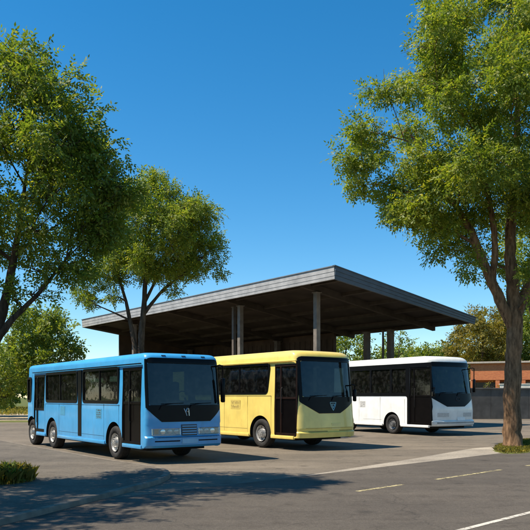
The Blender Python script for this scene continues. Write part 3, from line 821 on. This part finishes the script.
def smooth_loop(pts, it=3):
    for _ in range(it):
        q = []
        for i in range(len(pts)):
            a = pts[i]; b = pts[(i + 1) % len(pts)]
            q += [(a[0] * .75 + b[0] * .25, a[1] * .75 + b[1] * .25), (a[0] * .25 + b[0] * .75, a[1] * .25 + b[1] * .75)]
        pts = q
    return pts
def open_smooth(pts, it=3):
    for _ in range(it):
        q = [pts[0]]
        for a, b in zip(pts[:-1], pts[1:]):
            q += [(a[0] * .75 + b[0] * .25, a[1] * .75 + b[1] * .25), (a[0] * .25 + b[0] * .75, a[1] * .25 + b[1] * .75)]
        q.append(pts[-1]); pts = q
    return pts
def inward(pts, d, left=True):
    out = []
    for i in range(len(pts)):
        a = Vector(pts[max(0, i - 1)]); b = Vector(pts[min(len(pts) - 1, i + 1)]); t = (b - a).normalized()
        nrm = Vector((-t.y, t.x)) * (1 if left else -1); p = Vector(pts[i]) + nrm * d; out.append((p.x, p.y))
    return out
def kerb_strip(pts, z, w, left, mat):
    bm = bmesh.new(); inn = inward(pts, w, left); mid = inward(pts, .025, left)
    prof = [(pts, -.01), (inward(pts, .008, left), z - .02), (mid, z), (inn, z)]
    rows = [[bm.verts.new((x, y, zz)) for x, y in loop] for loop, zz in prof]
    for r0, r1 in zip(rows[:-1], rows[1:]):
        for i in range(len(pts) - 1): bm.faces.new((r0[i], r0[i + 1], r1[i + 1], r1[i]))
    o = build('kerb', bm, mat, None, 40); o['kind'] = 'structure'; return inn
edge = open_smooth([(-8.5, -2.), (-5.2, 4.2), (-3.7, 8.6), (-3.05, 10.5), (-2.55, 12.1), (-1.95, 13.9), (-2.05, 15.6), (-2.9, 16.9), (-3.55, 17.5), (-6.4, 21.4), (-9.4, 25.6), (-12.5, 29.9)], 3)
inn = kerb_strip(edge, .085, .15, True, M['kerb'])
sheet('sidewalk', inn + [(-19, 33.), (-45, 30), (-45, -2)], .082, M['walk'])
vedge = open_smooth([(24, 37.5), (14, 28.2), (8.6, 21.9), (7.6, 20.85), (7.05, 20.9), (7.15, 22.2), (8.2, 24.6), (11.5, 29.2), (20, 38.)], 3)
vin = inward(vedge, .05, False)
veg = [(x, y) for x, y in vedge]
bm = bmesh.new(); T = [bm.verts.new((x, y, .045)) for x, y in inward(vedge, .3, False)]; Bt = [bm.verts.new((x + .06 * math.sin(i * 2.3), y + .06 * math.cos(i * 1.7), .0)) for i, (x, y) in enumerate(vedge)]
bm.faces.new(T)
for i in range(len(T) - 1): bm.faces.new((T[i], T[i + 1], Bt[i + 1], Bt[i]))
tag(build('grass_verge', bm, M['ground']), kind='structure')

# ------------------------------------------------------------------ foliage
def mesh_np(name, verts, nper, mat, parent=None):
    nv = len(verts); nf = nv // nper
    me = bpy.data.meshes.new(name)
    me.vertices.add(nv); me.vertices.foreach_set('co', verts.astype(np.float32).ravel())
    me.loops.add(nv); me.loops.foreach_set('vertex_index', np.arange(nv, dtype=np.int32))
    me.polygons.add(nf); me.polygons.foreach_set('loop_start', np.arange(0, nv, nper, dtype=np.int32))
    me.update(calc_edges=True); me.validate()
    return link(name, me, mat, parent)

def unit(a): return a / np.maximum(1e-9, np.linalg.norm(a, axis=-1, keepdims=True))

def leaves(rng, clumps, per, ll, lw, droop=.35, k=7, spray=.34, density=None):
    """sprays of leaflets spread through ellipsoid clumps; returns (n*4,3) vertices"""
    P, D = [], []
    for (x, y, z, rx, rz) in clumps:
        n = max(3, int(per * (rx * rx * rz) ** .72))
        d = unit(rng.normal(size=(n, 3))); d[:, 2] += .12
        r = rng.random(n) ** .42 * (1 + .18 * rng.normal(size=n))
        # small tufts inside the clump: pull points towards random sub-centres
        m = max(3, int(6 * rx)); sc = unit(rng.normal(size=(m, 3))) * (rng.random((m, 1)) ** .4)
        p = d * r[:, None]
        idx = rng.integers(0, m, n); p = p * .5 + sc[idx] * .62
        P.append(np.array([x, y, z]) + p * np.array([rx, rx, rz]))
        D.append(unit(p + rng.normal(size=(n, 3)) * .55 + np.array([0, 0, -droop])))
    P = np.concatenate(P); D = np.concatenate(D); n = len(P)
    nr = unit(np.array([0, 0, 1.]) * .8 + rng.normal(size=(n, 3)) * .65)
    side = unit(np.cross(D, nr)); nr = np.cross(side, D)
    V = []
    for j in range(k):
        t = spray * (.25 + .75 * (j // 2) / ((k - 1) // 2 if k > 1 else 1)) if k > 1 else 0
        sgn = 0 if j == k - 1 else (1 if j % 2 else -1)
        ang = .95 + rng.normal(size=(n, 1)) * .2
        ax = D * np.cos(ang) + side * np.sin(ang) * sgn if sgn else D
        ax = unit(ax + np.array([0, 0, -.25]) * rng.random((n, 1)) + rng.normal(size=(n, 3)) * .12)
        tw = unit(np.cross(ax, nr + rng.normal(size=(n, 3)) * .35))
        l = ll * (.75 + .5 * rng.random((n, 1))); w = lw * (.75 + .5 * rng.random((n, 1)))
        b = P + D * t
        q = np.stack([b, b + ax * l * .45 + tw * w, b + ax * l, b + ax * l * .45 - tw * w], axis=1)
        V.append(q)
    return np.concatenate(V).reshape(-1, 3)

def gen_clumps(rng, c, r, n, r0, r1, flat=.75, low=.0, shell=.5, tries=14):
    out = []; c = np.array(c); r = np.array(r)
    for _ in range(n):
        best = None; bd = -1
        for _ in range(tries):
            d = unit(rng.normal(size=3)); rad = shell + (1 - shell) * rng.random() ** .6
            p = d * rad
            if p[2] < -.55 and np.hypot(p[0], p[1]) < low: continue
            q = c + p * r
            dist = min([np.linalg.norm(q - np.array(o[:3])) / (o[3]) for o in out], default=9)
            if dist > bd: bd, best = dist, q
        if best is None: continue
        rr = r0 + (r1 - r0) * rng.random()
        out.append((best[0], best[1], best[2], rr, rr * flat))
    return out

def catmull(pts, n=5):
    pts = [np.array(p, float) for p in pts]; out = []
    for i in range(len(pts) - 1):
        p0 = pts[max(0, i - 1)]; p1 = pts[i]; p2 = pts[i + 1]; p3 = pts[min(len(pts) - 1, i + 2)]
        for k in range(n):
            t = k / n
            out.append(.5 * ((2 * p1) + (-p0 + p2) * t + (2 * p0 - 5 * p1 + 4 * p2 - p3) * t * t + (-p0 + 3 * p1 - 3 * p2 + p3) * t ** 3))
    out.append(pts[-1]); return out

def tree(name, label, loc, limbs, clumps, leafmat_, bark, seed, per=150, ll=.13, lw=.028, k=7, spray=.32, group=None, cat='tree', seg=12, flare=True, twigs=5, rough=.06):
    """limbs: polylines of (x, y, z, radius) from the base; every clump is reached by a branch"""
    rng = np.random.default_rng(seed)
    root = empty(name, loc, 0, label=label, cat=cat, group=group)
    bm = bmesh.new(); nodes = []
    for li, lm in enumerate(limbs):
        c = catmull(lm, 6)
        pts = [p[:3] + rng.normal(size=3) * p[3] * rough * (i > 0) for i, p in enumerate(c)]; rad = [p[3] * (1 + rng.normal() * .03) for p in c]
        if li == 0 and flare: rad[0] *= 1.22; rad[1] *= 1.05
        tube(bm, pts, rad, seg)
        for p, r in zip(pts, rad): nodes.append((p[0], p[1], p[2], r))
    nodes = [q for q in nodes if q[2] > 1.2] or nodes
    main = np.array(nodes)
    tipz = main[:, 2].max()
    order = sorted(clumps, key=lambda c: min(np.linalg.norm(main[:, :3] - np.array(c[:3]), axis=1)))
    for c in order:
        a = np.array(nodes); q = np.array(c[:3])
        d = np.linalg.norm(a[:, :3] - q, axis=1)
        cost = d + np.maximum(0, a[:, 2] - (q[2] - .35 * d)) * 1.6 + (a[:, 3] < .022) * .6
        i = int(np.argmin(cost)); s = a[i, :3]; r0 = min(a[i, 3] * .62, .035 + .018 * d[i])
        mid = s * .5 + q * .5 + np.array([0, 0, .10 * d[i]]) * (1 if q[2] > s[2] else .5) + rng.normal(size=3) * .08 * d[i]
        pth = catmull([s, mid, q], 5)
        rd = [r0 + (max(.012, r0 * .3) - r0) * t / (len(pth) - 1) for t in range(len(pth))]
        tube(bm, pth, rd, 6)
        for p, r in list(zip(pth, rd))[2:]: nodes.append((*p, r))
        for _ in range(twigs):
            e = q + unit(rng.normal(size=3) + np.array([0, 0, .3])) * np.array([c[3], c[3], c[4]]) * .85
            st = pth[int(rng.integers(len(pth) // 2, len(pth)))]
            tube(bm, [st, st * .5 + e * .5 + rng.normal(size=3) * .06 * c[3], e], [max(.010, rd[-1] * .8), .008, .004], 4)
    build('trunk', bm, bark, root, 60)
    V = leaves(rng, clumps, per, ll, lw, k=k, spray=spray)
    mesh_np('crown', V, 4, leafmat_, root)
    return root

rng = np.random.default_rng(3)
# ---- big tree at the right, on the verge
cl = gen_clumps(rng, (.4, .2, 10.4), (4.9, 4.6, 4.6), 56, .9, 1.35, .76, .8, .5)
cl += [(-5.1, -.4, 9.6, .95, .7), (-4.6, .6, 8.9, .9, .6), (-4.9, 0, 10.5, .8, .6), (-4.3, .2, 11.9, .95, .8), (-3.0, -.3, 13.2, 1.0, .8), (-3.7, -.2, 7.5, .85, .5), (-4.2, .4, 8.1, .7, .45),
       (-2.3, .3, 6.6, .8, .5), (-1.6, -.6, 6.0, .65, .45), (-2.6, -.5, 7.2, .9, .55), (-1.2, .5, 6.9, .7, .5), (.3, -1.4, 5.6, .7, .5), (1.4, -.5, 6.6, 1.0, .7), (.0, -2.2, 8.1, 1.1, .7), (-1.0, -1., 14.6, 1.2, .9), (1.6, 0, 15.1, 1.3, .9), (-2.2, -1.2, 8.3, 1.2, .8), (-3.3, -.8, 9.3, 1.2, .8), (-.6, -1.8, 9.4, 1.2, .9), (1.2, -1.8, 8.9, 1.2, .9), (.9, -1.6, 7.2, .9, .6), (-1.4, -1.5, 10.8, 1.2, .9), (-.2, 1.5, 6.4, .9, .6), (-1.6, 1.4, 7.6, 1.1, .7), (.55, -1.2, 4.9, .5, .35)]
tree('tree', 'tall broad leafy tree with a thick forked brown trunk on the grass verge at right', (8.25, 23.3, .04),
     [[(0, 0, 0, .325), (-.02, 0, 1.2, .28), (.02, .03, 2.8, .262), (.06, 0, 4.2, .25), (.02, .05, 5.2, .215), (-.1, 0, 6.6, .185), (.1, .2, 8.6, .15), (.3, .4, 11, .09), (.2, .4, 13, .04)],
      [(.04, 0, 3.9, .20), (-.45, -.05, 4.9, .18), (-.95, -.1, 6.0, .15), (-1.6, -.2, 7.4, .115), (-2.6, -.1, 9., .075), (-3.4, 0, 10.4, .035)],
      [(-.7, -.1, 5.5, .11), (-.75, -.4, 7, .10), (-1.3, -.8, 9.2, .075), (-1.8, -1., 11.2, .035)],
      [(.06, .02, 4.3, .19), (.55, .1, 5.4, .17), (.95, .1, 7., .14), (1.6, -.2, 9., .10), (2.2, -.3, 11, .05)],
      [(.6, .1, 5.6, .12), (1.5, .6, 6.8, .10), (2.8, .9, 8.4, .06), (3.8, 1., 9.6, .03)]],
     cl, M['leaf'], M['bark'], 11, per=330, ll=.12, lw=.027)
# ---- left tree on the sidewalk, trunk just outside the frame leaning in
rng = np.random.default_rng(5)
cl = gen_clumps(rng, (.25, .1, 6.05), (2.25, 2.1, 2.35), 48, .52, .8, .8, .7, .5)
cl += [(2.35, 0, 6.2, .65, .5), (2.5, .1, 5.6, .62, .5), (2.5, -.1, 5.0, .6, .45), (1.75, .2, 4.35, .5, .4), (1.15, -.2, 3.8, .42, .3), (.8, -.3, 3.7, .4, .3), (2.75, .0, 6.0, .5, .4), (2.7, .2, 5.4, .45, .35), (1.2, .2, 7.9, .6, .5), (1.75, .0, 7.2, .6, .5), (.5, 0, 8.35, .6, .45), (2.1, .3, 4.9, .65, .5), (1.75, .1, 4.4, .6, .45), (2.2, .1, 5.5, .7, .5), (1.1, .0, 4.3, .5, .35), (1.6, 0, 8.05, .62, .5), (2.2, .1, 7.25, .6, .5), (2.6, -.1, 6.75, .6, .5), (2.9, 0, 5.95, .6, .5), (2.45, .1, 5.2, .55, .42), (.3, .1, 8.75, .6, .45), (1.0, -.1, 8.45, .6, .45), (2.0, -.4, 6.6, .7, .5), (1.6, -.5, 7.3, .7, .5), (2.3, .4, 6.2, .7, .5), (1.3, .3, 6.8, .7, .5), (-.4, 0, 8.5, .7, .5)]
tree('tree', 'dense dark green tree at the left edge, leaning trunk on the sidewalk', (-5.34, 13., .08),
     [[(-.26, 0, 0, .18), (-.15, 0, 1.0, .155), (.04, 0, 2.0, .14), (.33, 0, 2.9, .115), (.55, .1, 3.8, .09), (.8, .1, 5.2, .055), (1.0, .1, 6.6, .02)],
      [(.0, 0, 1.85, .10), (.07, .1, 2.8, .09), (.0, .2, 4.0, .075), (-.1, .2, 5.5, .05), (.1, .3, 7.1, .02)],
      [(.22, 0, 2.6, .075), (.66, -.1, 3.2, .065), (1.25, -.1, 3.8, .04), (1.85, 0, 4.6, .02)],
      [(-.1, 0, 1.4, .09), (-.37, 0, 2.5, .08), (-.75, .1, 3.8, .06), (-1.1, .2, 5.3, .03)]],
     cl, M['leafdark'], M['barkdark'], 12, per=420, ll=.088, lw=.020, spray=.24).scale = (.929,) * 3
# ---- middle tree between the blue bus and the canopy
rng = np.random.default_rng(8)
cl = gen_clumps(rng, (.45, 0, 8.3), (2.55, 2.5, 2.25), 40, .65, 1.0, .78, .85, .5)
cl += [(-.6, -.6, 7.4, .8, .6), (.9, -.8, 8.3, .9, .7), (.3, -.5, 6.9, .7, .5), (-1.2, -.5, 8.4, .8, .6), (1.6, -.6, 7.4, .8, .6), (-2.3, 0, 6.2, .75, .5), (-1.6, .2, 6.8, .8, .55), (-2.0, -.3, 5.6, .6, .4), (-1.1, -.2, 5.9, .55, .38), (-2.5, .1, 7.1, .7, .5), (2.9, 0, 7.9, .8, .6), (3.0, .2, 7.2, .6, .45), (2.4, -.2, 6.7, .65, .45), (1.4, .2, 6.2, .5, .35), (-.7, 0, 10.2, .8, .6), (.6, 0, 10.6, .8, .55), (2.0, .1, 9.5, .8, .6)]
tree('tree', 'medium airy tree with slender double stem between the blue bus and the canopy', (-5.2, 29.5, 0),
     [[(0, 0, 0, .17), (.02, 0, 2, .15), (-.02, 0, 4, .14), (.1, 0, 5.6, .11), (.2, 0, 7.2, .08), (.4, .1, 9.4, .03)],
      [(-.05, 0, 2.6, .11), (-.4, .05, 4.4, .09), (-.75, .1, 6, .065), (-1.3, .1, 7.6, .03)],
      [(.1, 0, 5.2, .08), (.9, 0, 6.2, .065), (1.9, 0, 7.0, .04), (2.6, 0, 7.6, .02)],
      [(.1, 0, 5.6, .07), (.9, .2, 7.4, .05), (1.5, .3, 9, .02)]],
     cl, M['leaf'], M['barkdark'], 13, per=380, ll=.11, lw=.025)
# ---- tree left of the picture, seen only through the shade it throws on the sidewalk and road
rng = np.random.default_rng(21)
cl = gen_clumps(rng, (0, 0, 7.2), (3.2, 3.4, 2.6), 44, .7, 1.1, .8, .8, .45)
tree('tree', 'roadside tree beyond the left edge whose shade dapples the sidewalk kerb', (-9.9, 9.6, .1),
     [[(0, 0, 0, .22), (.05, 0, 2, .19), (0, .1, 4.2, .16), (.1, .1, 6.5, .1), (.2, .1, 9, .03)], [(0, 0, 3, .12), (1, .2, 5, .09), (2, .3, 7, .04)], [(0, 0, 3.3, .12), (-1, -.2, 5.2, .09), (-2, -.3, 7, .04)]],
     cl, M['leafdark'], M['barkdark'], 22, per=130, ll=.15, lw=.034)

# ---- background trees
def bgtree(label, x, y, h, rx, seed, mat, per=26, ll=.42, lw=.10, base_frac=.2, group=None, name='tree', trunk_r=.2, n=22, clump=.34, ry=None):
    rng = np.random.default_rng(seed)
    rz = h * (1 - base_frac) / 2
    cl = gen_clumps(rng, (0, 0, h - rz), (rx * .78, (ry or rx) * .78, rz * .82), n, rx * clump * .75, rx * clump * 1.15, .85, .3, .5)
    limbs = [[(0, 0, 0, trunk_r), (.1, 0, h * .25, trunk_r * .85), (-.05, .1, h * .5, trunk_r * .6), (.1, 0, h * .85, trunk_r * .15)],
             [(.05, 0, h * .2, trunk_r * .6), (rx * .3, .1, h * .4, trunk_r * .4), (rx * .55, .1, h * .6, trunk_r * .12)],
             [(.0, 0, h * .22, trunk_r * .6), (-rx * .3, -.1, h * .42, trunk_r * .4), (-rx * .5, 0, h * .64, trunk_r * .12)]]
    return tree(name, label, (x, y, -.01), limbs, cl, mat, M['barkdark'], seed + 100, per=per, ll=ll, lw=lw, k=5, spray=.5, group=group, seg=7, twigs=2)
G = 'trees in the background'
bgtree('round bushy green tree behind the rear of the blue bus', -19.2, 60, 10.0, 3.7, 31, M['leaffar'], per=62, ll=.3, lw=.075, base_frac=.14, group=G, n=34)
bgtree('small green tree at the far left edge past the grass', -21.2, 54, 5.8, 2.4, 32, M['leaffar'], per=50, ll=.28, lw=.07, base_frac=.1, group=G)
bgtree('low green tree between the far left path and the round tree', -24.5, 62, 6.0, 3.4, 33, M['leaffar'], per=40, group=G)
bgtree('olive yellow tree behind the brick building next to the canopy tip', 27.4, 88, 13.6, 5.0, 41, M['leafolive'], per=45, ll=.4, lw=.075, base_frac=.2, group=G, n=30)
bgtree('green tree rising behind the brick building and the big trunk', 34.0, 91, 16.0, 5.6, 42, M['leaffar'], per=45, ll=.4, lw=.075, base_frac=.2, group=G, n=30)
bgtree('bushy green tree seen through the gap under the canopy over the yellow bus', 6.9, 60, 7.6, 2.9, 43, M['leaffar'], per=55, ll=.28, lw=.07, base_frac=.3, group=G, n=22)
bgtree('thin green tree just right of the dark canopy columns', 11.1, 58, 7.9, 1.5, 44, M['leaffar'], per=45, ll=.25, lw=.06, base_frac=.45, group=G, n=12, trunk_r=.14)
bgtree('low rounded far tree seen above the roof of the white bus', 17.5, 92, 9.3, 3.8, 45, M['leaffar'], per=30, group=G)
bgtree('wide flat far tree between the canopy tip and the white bus roof', 23.5, 96, 9.0, 5.0, 46, M['leaffar'], per=30, group=G)
bgtree('low far tree between two others above the white bus roof', 20.6, 102, 9.2, 3.6, 47, M['leaffar'], per=30, group=G)
bgtree('far tree behind the canopy rear wall end', 1.5, 90, 8.0, 4.2, 48, M['leaffar'], per=30, group=G)
bgtree('small round shrub in front of the brick building', 22.3, 70, 3.5, 1.1, 50, M['leafolive'], per=45, ll=.22, lw=.06, base_frac=.05, name='shrub', n=10, trunk_r=.08)
bgtree('dark trunked tree half hidden behind the big right tree', 15.4, 37.5, 12.5, 3.2, 49, M['leaf'], per=75, ll=.2, lw=.05, base_frac=.5, group=G, n=24, trunk_r=.22)
for i, (x, y, h, r) in enumerate([(-34, 34, 9, 5), (-27, 29, 8.5, 4.2), (-29, 40, 9.5, 4.6), (-25, 20, 8, 4), (-30, 24, 8, 4.5), (-38, 46, 10, 5.5), (-27, 14, 8, 4), (-36, 95, 9, 5), (-46, 88, 8, 5), (-8, 115, 9, 6), (34, 112, 10, 6), (44, 100, 9, 6), (56, 96, 10, 6)]):  # nearer left ones are unseen, added to darken window reflections and block horizon light
    bgtree('unseen park tree added left of the parking lot to darken window reflections' if y < 50 else ['far tree past the meadow at the left', 'far tree beyond the brick building'][x > 0], x, y, h, r, 60 + i, M['leaffar'], per=18, ll=.6, lw=.16, base_frac=.08, group='unseen park trees added to darken window reflections' if y < 50 else ['far trees past the meadow', 'far trees beyond the brick building'][x > 0], n=18)

# ---- low weedy shrub on the sidewalk edge and grass
def blades(rng, n, area, h, w, lean=.5):
    P = area(rng, n); a = rng.random(n) * 6.283; d = np.stack([np.cos(a), np.sin(a), np.zeros(n)], 1)
    l = h * (.5 + .9 * rng.random((n, 1))); up = np.array([0, 0, 1.]); side = np.stack([-d[:, 1], d[:, 0], np.zeros(n)], 1) * w
    ln = lean * rng.random((n, 1))
    m1 = P + up * l * .55 + d * l * ln * .3; t = P + up * l * (1 - .3 * ln) + d * l * ln
    return np.stack([P - side, P + side, m1 + side * .7, t, m1 - side * .7], 1).reshape(-1, 3)
rng = np.random.default_rng(77)
vp = np.array(vin)
def verge_area(rng, n):
    out = []
    from_poly = [Vector(p) for p in vin]
    while len(out) < n:
        x = rng.uniform(6.9, 15); y = rng.uniform(20.6, 33)
        ins = False; j = len(vin) - 1
        for i in range(len(vin)):
            xi, yi = vin[i]; xj, yj = vin[j]
            if (yi > y) != (yj > y) and x < (xj - xi) * (y - yi) / (yj - yi) + xi: ins = not ins
            j = i
        if ins: out.append((x, y, .02))
    return np.array(out)
o = mesh_np('verge_grass', blades(rng, 26000, verge_area, .10, .006, .9), 5, M['blade']); tag(o, 'short dry grass round the foot of the big tree', 'grass', kind='stuff')
def far_area(rng, n): return np.stack([rng.uniform(-60, -14, n), rng.uniform(66, 110, n), np.full(n, -.012)], 1)
o = mesh_np('meadow_grass', blades(rng, 16000, far_area, .35, .03, .8), 5, M['blade']); tag(o, 'pale green meadow grass beyond the path at far left', 'grass', kind='stuff')
sb = empty('shrub', (-5.25, 13.5, .08), label='low weedy green shrub on the sidewalk at the left edge', cat='shrub')
cl = [(rng.uniform(-1., .55), rng.uniform(-.7, .7), rng.uniform(.1, .22), rng.uniform(.18, .3), rng.uniform(.12, .2)) for _ in range(26)]
V = leaves(rng, cl, 620, .085, .018, k=5, spray=.14, droop=-.4); V[:, 2] = np.maximum(V[:, 2], .004)
V[:, 2] *= .75; mesh_np('foliage', V, 4, M['leafdark'], sb)
def sarea(rng, n):
    a = rng.random(n) * 6.283; r = np.sqrt(rng.random(n)); return np.stack([-.2 + np.cos(a) * r * 1.0, np.sin(a) * r * .85, np.zeros(n)], 1)
mesh_np('grass_blades', blades(rng, 2200, sarea, .30, .006, .9), 5, M['blade'], sb)

# ------------------------------------------------------------------ far walls and buildings
w = empty('concrete_wall', (19., 54., 0), R(4), label='low grey concrete boundary wall behind the white bus', cat='wall')
bm = bmesh.new(); x = -4.6
while x < 26:
    box(bm, x, x + 2.99, 0, .22, -.01, 2.28, .01, 1); x += 3.0
build('panel', bm, M['concrete'], w)
bm = bmesh.new(); box(bm, -4.65, 26.0, -.05, .27, 2.283, 2.40, .015, 1); build('coping', bm, M['concrete'], w)

b = empty('brick_building', (22.6, 77., 0), R(-22), label='low orange brick building with a brick band over dark openings behind the wall', cat='building')
bm = bmesh.new(); box(bm, 0, 32, 0, 9, 3.55, 5.35); build('brick_band', bm, M['brick'], b)
bm = bmesh.new(); box(bm, -.3, 32.3, -.3, 9.3, 5.353, 5.55, .02, 1); build('roof', bm, M['trim'], b)
bm = bmesh.new(); box(bm, .2, 31.8, .8, 8.8, 0, 3.546); build('rear_wall', bm, M['brick'], b)
for i in range(13):
    bm = bmesh.new(); box(bm, i * 2.62, i * 2.62 + .45, .02, .5, 0, 3.548, .02, 1); build('pier', bm, M['brick'], b)
    if i < 12:
        bm = bmesh.new(); box(bm, i * 2.62 + .5, i * 2.62 + 2.56, .72, .795, .9, 3.3); f = build('window', bm, M['dwin'], b)
        bm = bmesh.new(); box(bm, i * 2.62 + 1.5, i * 2.62 + 1.56, .68, .719, .9, 3.3); build('window_bar', bm, M['trim'], f)
bm = bmesh.new(); box(bm, 3.2, 12., -2.2, -2.0, 0, 3.0, .02, 1); box(bm, 3.1, 12.1, -2.25, -1.95, 3.003, 3.1); build('screen_wall', bm, M['render'], b)

b = empty('pale_building', (31.4, 135., 0), R(-6), label='pale flat roofed building far off above the white bus', cat='building')
bm = bmesh.new(); box(bm, 0, 3.2, 0, 8, 0, 10.8); build('wall', bm, M['render'], b)
bm = bmesh.new(); box(bm, -.2, 3.4, -.2, 8.2, 10.803, 11.1); build('roof', bm, M['trim'], b)
for j in range(2):
    bm = bmesh.new(); box(bm, .9, 2.2, -.03, .1, 6.2 + j * 2.2, 7.5 + j * 2.2); build('window', bm, M['dwin'], b)

# ------------------------------------------------------------------ light, sky, camera
SUN_EL, SUN_AZ = R(57), R(-102)            # azimuth measured from +Y towards +X
to_sun = Vector((math.sin(SUN_AZ) * math.cos(SUN_EL), math.cos(SUN_AZ) * math.cos(SUN_EL), math.sin(SUN_EL)))
ld = bpy.data.lights.new('sun', 'SUN'); ld.energy = 5.0; ld.angle = R(.53); ld.color = (1., .90, .75)
lo = bpy.data.objects.new('sun', ld); COL.objects.link(lo); lo.rotation_euler = (-to_sun).to_track_quat('-Z', 'Y').to_euler(); lo.location = (-30, 10, 40)
wd = bpy.data.worlds.new('World'); S.world = wd; wd.use_nodes = True
nt = wd.node_tree; bg = nt.nodes['Background']
sky = nt.nodes.new('ShaderNodeTexSky'); sky.sky_type = 'NISHITA'; sky.sun_disc = False
sky.sun_elevation = SUN_EL; sky.sun_rotation = SUN_AZ; sky.altitude = 0; sky.air_density = 1.; sky.dust_density = .0; sky.ozone_density = 4.
hs = nt.nodes.new('ShaderNodeHueSaturation'); hs.inputs['Saturation'].default_value = 1.34; hs.inputs['Hue'].default_value = .492
nt.links.new(sky.outputs[0], hs.inputs['Color']); nt.links.new(hs.outputs[0], bg.inputs[0]); bg.inputs[1].default_value = .103

cd = bpy.data.cameras.new('camera'); cam = bpy.data.objects.new('camera', cd); COL.objects.link(cam)
cam.location = (0, 0, 1.7); cam.rotation_euler = (R(90), 0, 0)
cd.sensor_width = 36; cd.lens = 36 * 700 / 530; cd.shift_y = (397 - 265) / 530; cd.clip_end = 3000; cd.clip_start = .1
S.camera = cam
S.view_settings.view_transform = 'Standard'; S.view_settings.look = 'None'; S.view_settings.gamma = 1; S.view_settings.use_curve_mapping = False
S.view_settings.exposure = .7
S.cycles.max_bounces = 8; S.cycles.transparent_max_bounces = 12; S.cycles.use_denoising = True
